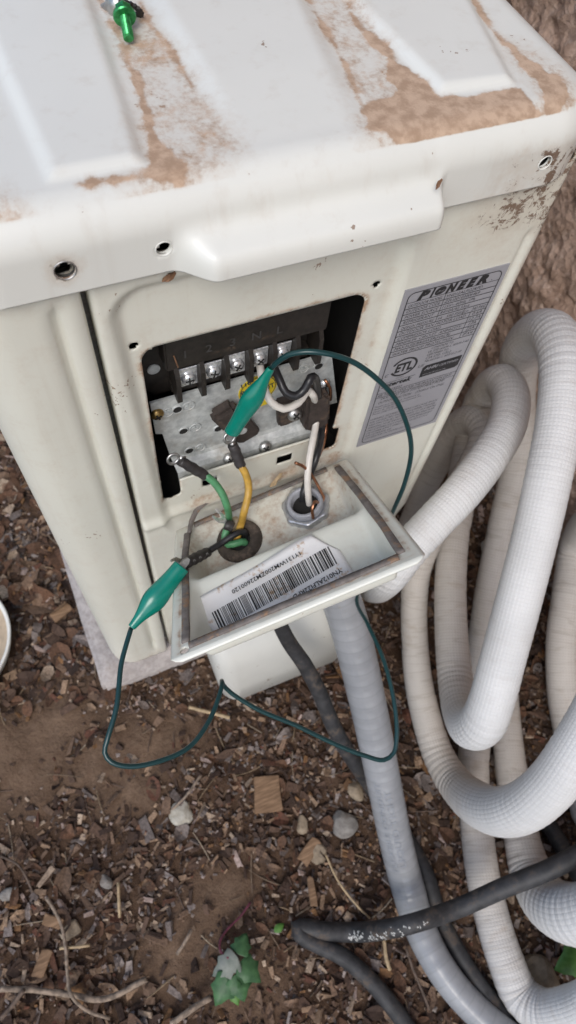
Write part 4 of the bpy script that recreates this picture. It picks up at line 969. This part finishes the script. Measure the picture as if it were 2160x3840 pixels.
hose([(0.3199,-0.0158,-0.0159,0.0144,1),(0.3578,0.0258,-0.0146,0.0151,1),(0.3833,0.0532,0.0131,0.0155,1),(0.3972,0.0698,0.0416,0.0159,1),(0.4111,0.081,0.0733,0.0165,1),(0.421,0.0872,0.1074,0.0166,1),(0.4231,0.083,0.1401,0.0169,1),(0.4202,0.0642,0.1682,0.017,1),(0.4117,0.042,0.1772,0.0169,1),(0.3966,0.0253,0.1722,0.0168,0.97),(0.3762,0.0103,0.1561,0.0167,1.0),(0.3498,-0.0072,0.135,0.0162,1),(0.3283,-0.0209,0.1113,0.0156,1),(0.3129,-0.0408,0.0831,0.0148,1),(0.2971,-0.0838,0.0477,0.0141,1),(0.2832,-0.1313,0.0233,0.0148,1),(0.2754,-0.1706,0.0111,0.0155,1),(0.2696,-0.2114,0.008,0.0164,1),(0.2678,-0.2417,0.0221,0.018,0.9),(0.2654,-0.2631,0.057,0.0204,0.5),(0.2654,-0.2757,0.1024,0.0209,0.05),(0.2704,-0.2769,0.1487,0.0202,0),(0.2829,-0.2677,0.1904,0.0194,0),(0.2976,-0.2521,0.2244,0.0188,0),(0.3224,-0.2291,0.2533,0.0185,0),(0.3436,-0.2059,0.2756,0.0183,0)]+[(.390, -.170, .300, .0182, .2), (.438, -.130, .275, .0180, .4), (.478, -.090, .200, .0175, .7), (.503, -.066, .115, .0173, .9)]+[(0.5134,-0.0733,0.0551,0.0172,1),(0.4841,-0.1169,0.0361,0.0173,1),(0.4575,-0.1602,0.0167,0.0175,1),(0.4387,-0.2059,-0.0014,0.0181,1),(0.4264,-0.2457,-0.0105,0.0185,1),(0.4119,-0.2886,-0.0126,0.0184,1),(0.3969,-0.3292,-0.0104,0.0179,1)]+[(.412, -.345, -.011, .0180, .9), (.398, -.400, .004, .019, .7), (.368, -.412, .055, .021, .4)]
     +[(0.435,-0.0929,0.0239,0.0161,1),(0.4076,-0.128,0.0092,0.0159,1),(0.3825,-0.1716,-0.0098,0.0162,1),(0.3616,-0.2141,-0.0136,0.0165,1),(0.3446,-0.2519,-0.014,0.0167,1),(0.3287,-0.2882,-0.0123,0.0169,1),(0.3158,-0.3194,-0.0109,0.0183,1),(0.306,-0.3465,-0.0033,0.0213,0.8),(0.2974,-0.3672,0.0246,0.024,0.45),(0.2992,-0.3775,0.0601,0.0253,0.1),(0.3108,-0.3777,0.0917,0.0246,0),(0.3288,-0.3718,0.1165,0.024,0)][::-1]+[(.446, -.055, -.004, .0155, 1.), (.465, -.015, -.012, .0155, 1.)], 'hose', 'white hose with the small left arch and the big bright bends at the right edge')

# ------------------------------------------------------------ loose black cable on the ground
LPc = [(0.3525,-0.3335,0.0896,0.0086),(0.3229,-0.3364,0.0799,0.0086),(0.2942,-0.3372,0.0713,0.0086),(0.2559,-0.3362,0.0529,0.0085),(0.2132,-0.3369,0.0291,0.0084),(0.1687,-0.3301,0.0354,0.0083),(0.1462,-0.327,0.0167,0.0084),(0.1231,-0.3221,-0.0217,0.0088),(0.0968,-0.3096,-0.0201,0.0084),(0.0814,-0.3002,-0.0214,0.008),(0.0742,-0.297,-0.0197,0.0076),(0.0751,-0.3037,-0.0202,0.0076),(0.0871,-0.3175,-0.0219,0.0078),(0.1042,-0.335,-0.0216,0.0079),(0.1181,-0.358,-0.0201,0.008),(0.1279,-0.3809,-0.0209,0.008),(0.1351,-0.4038,-0.0213,0.008),(0.1404,-0.4282,-0.0196,0.0079)]
ck = thing('loose_cable', 'muddy black cable lying across the grey conduit and doubling back on the mulch', 'cable', LPc[8][:3])
tube('jacket', [(.46, -.345, -.018, .009), (.41, -.338, .03, .009)]+LPc+[(.20, -.52, -.020, .0088), (.27, -.60, -.020, .0088)], M['black'], ck, n=16, step=.004)
Pk = spline(np.array(LPc, float), .003); mk = MB(); r = random.Random(3)
sel = [i for i in range(len(Pk)) if 0.1129 < Pk[i, 0] < 0.1793 and Pk[i, 1] > -0.3498]
tk = np.gradient(Pk[:, :3], axis=0); tk /= np.linalg.norm(tk, axis=1)[:, None]
for k in range(70):
    i = r.choice(sel); t = tk[i]; up = np.array((-.2, .10, 1.)); up -= t*(up@t); up /= np.linalg.norm(up); sd = np.cross(t, up); sd = sd if sd[1] < 0 else -sd
    a = r.gauss(.45, .28); nn = up*math.cos(a)+sd*math.sin(a); c = Pk[i, :3]+t*r.uniform(-.002, .002)+nn*(Pk[i, 3]+.0003); e = np.cross(t, nn); w, h = r.uniform(.0004, .0012), r.uniform(.0005, .0016)
    mk.add([c+t*w*x+e*h*y-nn*(y*y*h*.2) for x, y in ((-1, -.6), (.3, -1), (1, .2), (.2, 1), (-.8, .7))], [(0, 1, 2, 3, 4)])
mk.build('paint_marks', M['white_mark'], ck)['kind'] = 'stuff'
LQ = [(0.35,-0.253,-0.022,0.0087),(0.3521,-0.2803,-0.0191,0.0085),(0.3539,-0.3168,-0.0193,0.0088),(0.3571,-0.3444,-0.0218,0.0089),(0.3588,-0.3748,-0.0215,0.0089),(0.3634,-0.4052,-0.0193,0.0088)]
o = tube('black_cable', LQ, M['black'], None, n=14, step=.005); tag(o, 'short visible length of black cable under the big white bends', 'cable')

# ------------------------------------------------------------ small things on the lid and panel
def lid_bolt():
    t = thing('green_bolt', 'green flanged bolt lying on the dusty lid, threads towards the viewer', 'bolt', (0.1033,0.1124,0.567))
    hd, tp = np.array((0.1016,0.1037,0.5735)), np.array((0.0994,0.0911,0.5705)); ax = tp-hd; L = np.linalg.norm(ax); F = at_frame(tuple(hd), (0, 0, 1), tuple(ax/L))
    b = MB(); n = int(L/.0004); pr = [(.0001, L), (.0016, L)]
    k = 0; z = L-.0004
    while z > .002: pr.append((.0020 if k % 2 else .0023, z)); z -= .0004; k += 1
    pr += [(.0023, .0015)]; b.lathe(pr, 18, F, caps=False); b.build('shank', M['bolt'], t)
    b = MB(); pr = [(.0001, .0018), (.0046, .0018), (.0050, .0012), (.0050, .0), (.0034, -.0008)]; b.lathe(pr, 36, F, caps=False)
    b.build('flange', M['bolt'], t, False)
    b = MB(); b.lathe([(.0036, -.0006), (.0038, -.0035), (.0034, -.0042), (.0001, -.0042)], 6, F, caps=False); b.build('hex_head', M['bolt'], t)
    for nm, mat, px, lab, cat in (('steel_nut', 'steel_dull', (0.1018,0.1158,0.572), 'bright steel fastener at the top edge behind the green bolt', 'screw'), ('toothed_washer', 'dark_brown', (0.1067,0.1126,0.571), 'dark toothed washer behind the green bolt', 'washer')):
        b = MB(); F2 = at_frame(px, (1, .3, 0), (.3, -.8, .5) if nm == 'steel_nut' else (.5, .6, .6))
        if nm == 'steel_nut': b.lathe([(.0001, .004), (.0034, .0035), (.0040, 0), (.0040, -.004), (.0024, -.006), (.0022, -.013)], 18, F2, caps=True)
        else:
            vs = []; N = 36
            for i in range(N):
                a = 2*math.pi*i/N; ro = .0062 if i % 2 else .0054
                for rr, z in ((.003, -.0006), (.003, .0006), (ro, .0006), (ro, -.0006)): vs.append((rr*math.cos(a), rr*math.sin(a), z))
            b.add(vs, [(i*4+j, ((i+1) % N)*4+j, ((i+1) % N)*4+(j+1) % 4, i*4+(j+1) % 4) for i in range(N) for j in range(4)], F2)
        o = b.build(nm, M[mat], None, nm == 'steel_nut'); tag(o, lab, cat)
lid_bolt()
def crumb(name, P, s, mat, label, cat, seed, nz=(0, 0, 1)):
    r = random.Random(seed); b = MB(); N = 9; F = at_frame(P, (r.random(), r.random(), .1), nz); vs = [(0, 0, .0008*s)]
    for i in range(N): a = 2*math.pi*i/N; q = s*r.uniform(.5, 1.); vs.append((q*math.cos(a)*.0046, q*math.sin(a)*.0017, .0012*r.uniform(-.2, 1.)))
    vs += [(x, y, z-.0006) for x, y, z in vs]
    fs = [(0, i+1, (i+1) % N+1) for i in range(N)]+[(N+1, N+2+(i+1) % N, N+2+i) for i in range(N)]+[(i+1, N+2+i, N+2+(i+1) % N, (i+1) % N+1) for i in range(N)]
    b.add(vs, fs, F); o = b.build(name, M[mat], None); tag(o, label, cat)
crumb('leaf_scrap', (0.0835,-0.0012,0.5234), 1.1, 'leaf_dead', 'dark curled leaf scrap stuck to the panel just below the lid', 'leaf scrap', 4, (.2, -1, .2))
crumb('leaf_scrap', (0.1485,-0.0045,0.3156), 1.7, 'straw', 'crumpled tan leaf scrap on the ledge above the cover', 'leaf scrap', 5, (.1, -.8, .6))
crumb('mud_spot', (0.2043,-0.0125,0.5516), .8, 'leaf_dead', 'small brown mud spot on the right end of the handle lip', 'mud spot', 6, (0, -.6, .8))

# ------------------------------------------------------------ white dish at the left edge
dc = (-0.1761,0.097,-0.012)
dish = thing('white_dish', 'edge of a round white dish on the mulch at the far left', 'dish', (dc[0], dc[1], GZ))
b = MB(); b.lathe([(.040, GZ+.002), (.062, GZ+.010), (.069, GZ+.030), (.0715, GZ+.032), (.0725, GZ+.030), (.066, GZ+.006), (.050, GZ-.002)], 64, Matrix.Translation((dc[0], dc[1], 0)), caps=False); b.build('rim', M['dish'], dish, True)
b = MB(); b.lathe([(.0001, GZ+.006), (.050, GZ+.008), (.0675, GZ+.026)], 64, Matrix.Translation((dc[0], dc[1], 0)), caps=False); b.build('stained_inside', M['dish_in'], dish, True)

# ------------------------------------------------------------ stones, large chips, twigs: things one can pick out
def rock(name, P, sx, sy, sz, mat, label, seed, cat='stone', flat=.5):
    bm = bmesh.new(); bmesh.ops.create_icosphere(bm, subdivisions=3, radius=1.); r = random.Random(seed); o3 = Vector((r.uniform(0, 50), r.uniform(0, 50), 3))
    pl = [(Vector((r.gauss(0, 1), r.gauss(0, 1), r.gauss(0, 1))).normalized(), r.uniform(.62, .85)) for _ in range(9)]
    for v in bm.verts:
        for n, d in pl:
            k = v.co.dot(n)
            if k > d: v.co -= n*(k-d)*.9
        v.co *= 1+.10*mnoise.noise(v.co*1.7+o3)+.04*mnoise.noise(v.co*5+o3)
        v.co = Vector((v.co.x*sx, v.co.y*sy, v.co.z*sz))
    b = MB(); rz = Matrix.Rotation(r.uniform(0, 6.28), 4, 'Z'); b.bm(bm, Matrix.Translation((P[0], P[1], ground_z(P[0], P[1])+sz*.35)) @ rz)
    o = b.build(name, M[mat], None, False); tag(o, label, cat, 'stones in the mulch' if cat == 'stone' else None)
rock('stone', (0.0052,-0.1591,-0.025), .0125, .0130, .007, 'stone_pale', 'pale squarish stone lying alone on the bare soil', 1)
rock('stone', (0.155,-0.2319,-0.025), .0150, .0135, .010, 'stone_grey', 'grey angular stone left of the conduit', 2)
rock('stone', (0.1792,-0.2093,-0.025), .0125, .0085, .008, 'stone_tan', 'tan oval stone between the black cable and the conduit', 3)
rock('stone', (-0.0826,-0.188,-0.027), .0085, .0055, .006, 'stone_grey', 'small smooth grey bean shaped pebble', 4)
rock('stone', (0.2667,-0.4316,-0.022), .0250, .0280, .016, 'stone_tan', 'largest rough tan stone between the lower white hoses', 5)
rock('stone', (-0.124,-0.2142,-0.027), .0105, .0090, .006, 'stone_tan', 'flat tan stone beside the long curved twig', 6)
rock('stone', (0.1197,-0.2461,-0.025), .0110, .0120, .007, 'stone_tan', 'buff stone below the grey angular stone', 7)
rock('stone', (0.1162,-0.2156,-0.025), .0080, .0095, .006, 'stone_tan', 'small buff stone just right of the big wood chip', 8)
rock('stone', (-0.1682,-0.1632,-0.027), .0105, .0070, .006, 'stone_grey', 'dark grey pebble at the left edge of the picture', 9)
def chip(P, l, w, th, ang, mat, label, seed, tilt=.08):
    r = random.Random(seed); o_ = []
    for x, y in ((-1, -1), (-.4, -1.05), (.3, -.95), (1, -.9), (1.08, -.1), (.95, .9), (.3, 1.), (-.5, .92), (-1.02, .95), (-.93, .1)): o_.append((x*l/2*r.uniform(.92, 1.06), y*w/2*r.uniform(.9, 1.08)))
    b = MB(); F = Matrix.Translation((P[0], P[1], ground_z(P[0], P[1])+.006)) @ Matrix.Rotation(ang, 4, 'Z') @ Matrix.Rotation(tilt, 4, 'X') @ Matrix.Rotation(tilt*.7, 4, 'Y'); b.prism(o_, -th/2, th/2, F, .0006)
    o = b.build('wood_chip', M[mat], None); tag(o, label, 'wood chip', 'big wood chips on the mulch')
chip((0.0925,-0.1757,-0.022), .0360, .0290, .006, 1.25, 'wood', 'big square brown wood chip lying flat left of the grey conduit', 1)
chip((0.1126,-0.2412,-0.022), .026, .013, .004, .5, 'wood', 'wedge of split wood beside the buff stone', 2)
chip((-0.1368,-0.2008,-0.024), .019, .010, .004, -.7, 'wood', 'short orange brown wood chip left of the curved twig', 3)
chip((-0.1536,-0.2301,-0.024), .022, .011, .004, .9, 'wood', 'tan wood chip lower left below the flat stone', 4)
chip((0.0995,-0.2756,-0.022), .026, .007, .004, 1.3, 'wood', 'narrow upright splinter of tan wood above the loose cable', 5)
chip((-0.0531,0.0967,-0.022), .024, .013, .004, .4, 'wood', 'brown wood chip left of the cabinet corner', 6)
def twig(pts, r, mat, label, cat='twig', name='twig'):
    o = tube(name, pts, M[mat], None, n=7, step=.004, rfun=lambda s, a, c, d, p: 1+.35*mnoise.noise((s*70, a, 1.)), r=r*.8); tag(o, label, cat, 'twigs on the mulch')
twig([(-0.1902,-0.2337,-0.018),(-0.1651,-0.2458,-0.019),(-0.1339,-0.2633,-0.019),(-0.1122,-0.2769,-0.018),(-0.0944,-0.2795,-0.016),(-0.0686,-0.2782,-0.014)], .0032, 'twig', 'thickest twig, lying across the lower left corner')
twig([(-0.1359,-0.1797,-0.02),(-0.1289,-0.2027,-0.018),(-0.1287,-0.225,-0.016),(-0.1323,-0.2466,-0.015),(-0.1323,-0.2637,-0.01),(-0.1222,-0.2817,-0.016),(-0.1077,-0.2941,-0.02)], .0020, 'twig', 'long curved twig crossing over the thickest twig')
twig([(-0.1683,-0.1274,-0.022),(-0.154,-0.1418,-0.02),(-0.1485,-0.1588,-0.02),(-0.1472,-0.1702,-0.022)], .0013, 'twig_dark', 'thin bent twig at the left edge')
twig([(-0.0028,-0.1519,-0.022),(0.0159,-0.145,-0.018),(0.0315,-0.1351,-0.017),(0.0354,-0.1324,-0.018)], .0016, 'twig', 'pale straight twig above the lone pale stone')
twig([(-0.0377,-0.2716,-0.02),(-0.0277,-0.2654,-0.017),(-0.0186,-0.2583,-0.018)], .0020, 'twig', 'short pale stick left of the ivy sprig')
twig([(-0.0703,-0.1939,-0.02),(-0.0735,-0.207,-0.018),(-0.0779,-0.2224,-0.022)], .0018, 'straw', 'short upright straw coloured twig beside the bean shaped pebble')
twig([(-0.0594,-0.3195,-0.018),(-0.0396,-0.3164,-0.016),(-0.02,-0.3147,-0.016)], .0034, 'twig', 'stout stick running out of the bottom edge below the ivy')
twig([(0.047,-0.0619,-0.018),(0.063,-0.0742,-0.016),(0.0838,-0.0894,-0.016)], .0024, 'straw', 'pale straw stalk just under the loop of the green lead')
twig([(-0.1951,-0.2562,-0.018),(-0.1829,-0.2503,-0.016),(-0.1682,-0.2427,-0.006)], .0024, 'twig_dark', 'dark twig in the lower left corner')
twig([(0.1628,-0.3528,-0.014),(0.1613,-0.3713,-0.016),(0.1616,-0.3919,-0.018),(0.1613,-0.4053,-0.02)], .0014, 'twig_dark', 'thin dark twig under the bend of the grey conduit')
twig([(0.1252,-0.2505,-0.016),(0.1265,-0.2758,-0.015),(0.1354,-0.3037,-0.017),(0.1422,-0.3177,-0.02)], .0013, 'straw', 'thin pale stalk crossing above the loose cable')
twig([(0.1471,-0.3373,-0.016),(0.1419,-0.3526,-0.016),(0.1408,-0.3626,-0.018)], .0022, 'straw', 'short straw stalk below the loose cable')
twig([(-0.1349,-0.2244,-0.02),(-0.121,-0.2292,-0.018),(-0.1091,-0.2332,-0.02)], .0016, 'straw', 'short straw piece lying across the long curved twig')

# ------------------------------------------------------------ ivy sprig and single leaves
def leaf_mesh(l, w, seed, lobes=True):
    r = random.Random(seed)
    o = [(0, 0), (.04, .36), (.12, .48), (.33, .36), (.50, .46), (.63, .27), (.83, .15), (1., 0)] if lobes else [(0, 0), (.15, .28), (.4, .42), (.7, .30), (1., 0)]
    top = [(x*l, y*w*r.uniform(.88, 1.1)) for x, y in o]; bot = [(x*l, -y*w*r.uniform(.88, 1.1)) for x, y in o[1:-1]][::-1]
    mid = [(x*l, 0) for x, _ in o]; vs = []; fs = []; n = len(o)
    cv = lambda x, y: .06*l*math.sin(x/l*2.6)+.16*abs(y)-.06*l*(x/l)**2
    for x, y in mid: vs.append((x, y, cv(x, y)-.0004))
    for x, y in top[1:-1]: vs.append((x, y, cv(x, y)))
    for x, y in bot[::-1]: vs.append((x, y, cv(x, y)))
    T_ = lambda i: i if i in (0, n-1) else n+i-1
    B_ = lambda i: i if i in (0, n-1) else n+n-2+i-1
    for i in range(n-1):
        a = [i, i+1, T_(i+1), T_(i)]; fs.append(tuple(dict.fromkeys(a)))
        a = [i, B_(i), B_(i+1), i+1]; fs.append(tuple(dict.fromkeys(a)))
    return vs, [f for f in fs if len(f) > 2]
def leaf(P, direction, nz, l, w, mat, par, seed, lobes=True, name='leaf'):
    vs, fs = leaf_mesh(l, w, seed, lobes); b = MB(); b.add(vs, fs, at_frame(P, direction, nz)); o = b.build(name, M[mat], par, True); solid(o, .0004, 0); return o
ivy = thing('ivy_sprig', 'sprig of ivy with dark green leaves and a reddish stem on the mulch', 'ivy', (0.008,-0.297,-0.025))
def zp(x): return x
tube('stem', [(0.0407,-0.2596,-0.02),(0.0276,-0.2664,-0.016),(0.0116,-0.2714,-0.01),(0.0027,-0.2774,-0.004),(0.0011,-0.2847,0.002),(0.0059,-0.2915,0.004)], M['stem_red'], ivy, r=.0011, n=7)
for k, (base, tip, mat, w, nz) in enumerate((
    ((0.0137,-0.2942,0.004), (-0.0135,-0.2998,0.006), 'ivy_pale', .024, (-.2, -.1, 1)), ((0.0034,-0.3033,0.0), (-0.0189,-0.3224,-0.006), 'ivy', .027, (-.15, -.2, .9)), ((0.0071,-0.3055,0.001), (0.0067,-0.3288,-0.006), 'ivy', .023, (.15, -.2, .9)),
    ((0.0143,-0.2987,0.002), (0.0254,-0.3212,-0.004), 'ivy', .023, (.25, 0, .9)), ((0.0145,-0.2921,0.002), (0.0287,-0.28,-0.002), 'ivy', .021, (.2, .2, .9)), ((0.0001,-0.3162,-0.01), (0.0008,-0.3307,-0.014), 'leaf_bright', .012, (0, -.2, .9)))):
    d = np.array(tip)-np.array(base); leaf(base, tuple(d), nz, float(np.linalg.norm(d)), w, mat, ivy, k)
o = leaf((0.0522,-0.2908,-0.012), (0.0101,0.0026,0.0), (0, .2, 1), .012, .009, 'leaf_bright', None, 21, False, 'seedling_leaf'); tag(o, 'tiny bright green leaf between the ivy and the loose cable', 'leaf')
o = leaf((0.3164,-0.4215,0.0), (-0.0283,0.0015,-0.004), (.1, -.2, 1), .036, .040, 'leaf_bright', None, 22, True, 'green_leaf'); tag(o, 'bright green leaf at the right edge among the lower hoses', 'leaf')

# ------------------------------------------------------------ mulch: countless chips, bark and grit
def mulch():
    r = random.Random(42); V = []; F = []; C_ = []
    pal = [((.048,.030,.023), 26), ((.100,.062,.044), 22), ((.18,.116,.078), 16), ((.29,.195,.128), 11), ((.14,.116,.106), 10), ((.25,.21,.19), 6), ((.115,.050,.032), 6), ((.42,.32,.235), 5), ((.36,.275,.24), 3), ((.225,.12,.055), 4)]
    cols = [c for c, w in pal for _ in range(w)]
    def put(vs, fs, c, jit=.25):
        n = len(V); V.extend(vs); F.extend(tuple(i+n for i in f) for f in fs); k = 1+r.uniform(-jit, jit); C_.extend([(c[0]*k, c[1]*k, c[2]*k, 1.)]*len(vs))
    BOX = [(0, 3, 2, 1), (4, 5, 6, 7), (0, 1, 5, 4), (1, 2, 6, 5), (2, 3, 7, 6), (3, 0, 4, 7)]
    def inside(x, y): return (-.030 < x < .325 and -.012 < y < .80) or math.hypot(x-dc[0], y-dc[1]) < .068
    def sample():
        while True:
            x, y = r.uniform(-.34, .535), r.uniform(-.56, .56)
            if inside(x, y) or x > WX-.01: continue
            return x, y
    N = 46000
    for i in range(N):
        x, y = sample(); p = 0.
        for c, rad in PALE: p = max(p, 1-math.hypot(x-c[0], (y-c[1])*1.4)/rad*.75)
        coarse = .55+.75*mnoise.noise((x*7, y*7, 9.))
        if r.random() < p*1.25: continue
        z = ground_z(x, y)+r.uniform(-.0018, .0036); a = r.uniform(0, 6.283); big = r.random()
        if big < .66: l, w, t = r.uniform(.002, .006), r.uniform(.0012, .0035), r.uniform(.0005, .0016)
        elif big < .935: l, w, t = r.uniform(.006, .013), r.uniform(.002, .006), r.uniform(.0007, .0025)
        else:
            if coarse < .45 and r.random() < .6: continue
            l, w, t = r.uniform(.012, .024), r.uniform(.004, .011), r.uniform(.001, .003)
        if x < -.02 and y > -.02: l *= 1.4; w *= 1.4
        M3 = (Matrix.Rotation(a, 3, 'Z') @ Matrix.Rotation(r.gauss(0, .32), 3, 'X') @ Matrix.Rotation(r.gauss(0, .26), 3, 'Y'))
        c = r.choice(cols); kind = r.random()
        if l > .011 and kind < .30:       # curled dry leaf or bark flake
            vs = []; n = 5; cu = r.uniform(-.5, .5)
            for k in range(n):
                s = k/(n-1)*2-1; ww = w*(1-.75*s*s)*r.uniform(.8, 1.2)+.0006
                for q in (-1, 0, 1): vs.append(tuple(M3 @ Vector((s*l*.6, q*ww*.8, cu*l*(s*s-.4)+.35*ww*abs(q)+.0012))+Vector((x, y, z))))
            put(vs, [(k*3+q, k*3+q+1, k*3+q+4, k*3+q+3) for k in range(n-1) for q in (0, 1)], c if r.random() < .5 else (.125, .066, .040))
        elif kind < .88 or l > .009:
            tp = r.uniform(.5, 1.); sk = r.uniform(-.3, .3)*w; j = lambda: r.uniform(.75, 1.15)
            vs = [tuple(M3 @ Vector(v)+Vector((x, y, z))) for v in ((-l/2*j(), -w/2*j(), -t/2), (l/2*j(), -w/2*tp+sk, -t/2), (l/2*j(), w/2*tp+sk, -t/2), (-l/2*j(), w/2*j(), -t/2), (-l/2*j(), -w/2*j(), t/2), (l/2*j(), -w/2*tp+sk, t/2*j()), (l/2*j(), w/2*tp+sk, t/2), (-l/2*j(), w/2*j(), t/2*j()))]
            put(vs, BOX, c)
        else:                             # grit
            s = r.uniform(.0008, .0030); vs = [tuple(Vector(q)*s*r.uniform(.7, 1.2)+Vector((x, y, z+s*.3))) for q in ((1, 0, 0), (-1, 0, 0), (0, 1, 0), (0, -1, 0), (0, 0, .8), (0, 0, -.8))]
            put(vs, [(0, 2, 4), (2, 1, 4), (1, 3, 4), (3, 0, 4), (2, 0, 5), (1, 2, 5), (3, 1, 5), (0, 3, 5)], r.choice(((.22,.19,.17), (.30,.24,.20), (.12,.10,.09), (.36,.29,.26))))
    for i in range(420):                  # fine stalks and needles
        x, y = sample(); z = ground_z(x, y)+.003; a = r.uniform(0, 6.28); l = r.uniform(.012, .040); w = r.uniform(.0003, .0008); b_ = r.uniform(-.2, .2); vs = []
        for k in range(5):
            s = k/4-.5; px, py = x+math.cos(a+b_*s)*l*s, y+math.sin(a+b_*s)*l*s; nx, ny = -math.sin(a)*w, math.cos(a)*w; zz = z+.002*math.sin(k+i)
            vs += [(px+nx, py+ny, zz), (px-nx, py-ny, zz), (px, py, zz+w*1.4)]
        put(vs, [(k*3+q, k*3+(q+1) % 3, k*3+3+(q+1) % 3, k*3+3+q) for k in range(4) for q in range(3)], r.choice(((.30,.22,.14), (.20,.145,.10), (.14,.10,.08), (.36,.29,.21))))
    me = bpy.data.meshes.new('mulch'); me.from_pydata(V, [], F); me.update()
    at = me.color_attributes.new('Col', 'FLOAT_COLOR', 'POINT'); at.data.foreach_set('color', np.array(C_, np.float32).ravel())
    me.materials.append(M['chips']); o = link('mulch', me); tag(o, 'brown mulch of wood chips, bark and grit covering the soil', 'mulch', kind='stuff')
mulch()
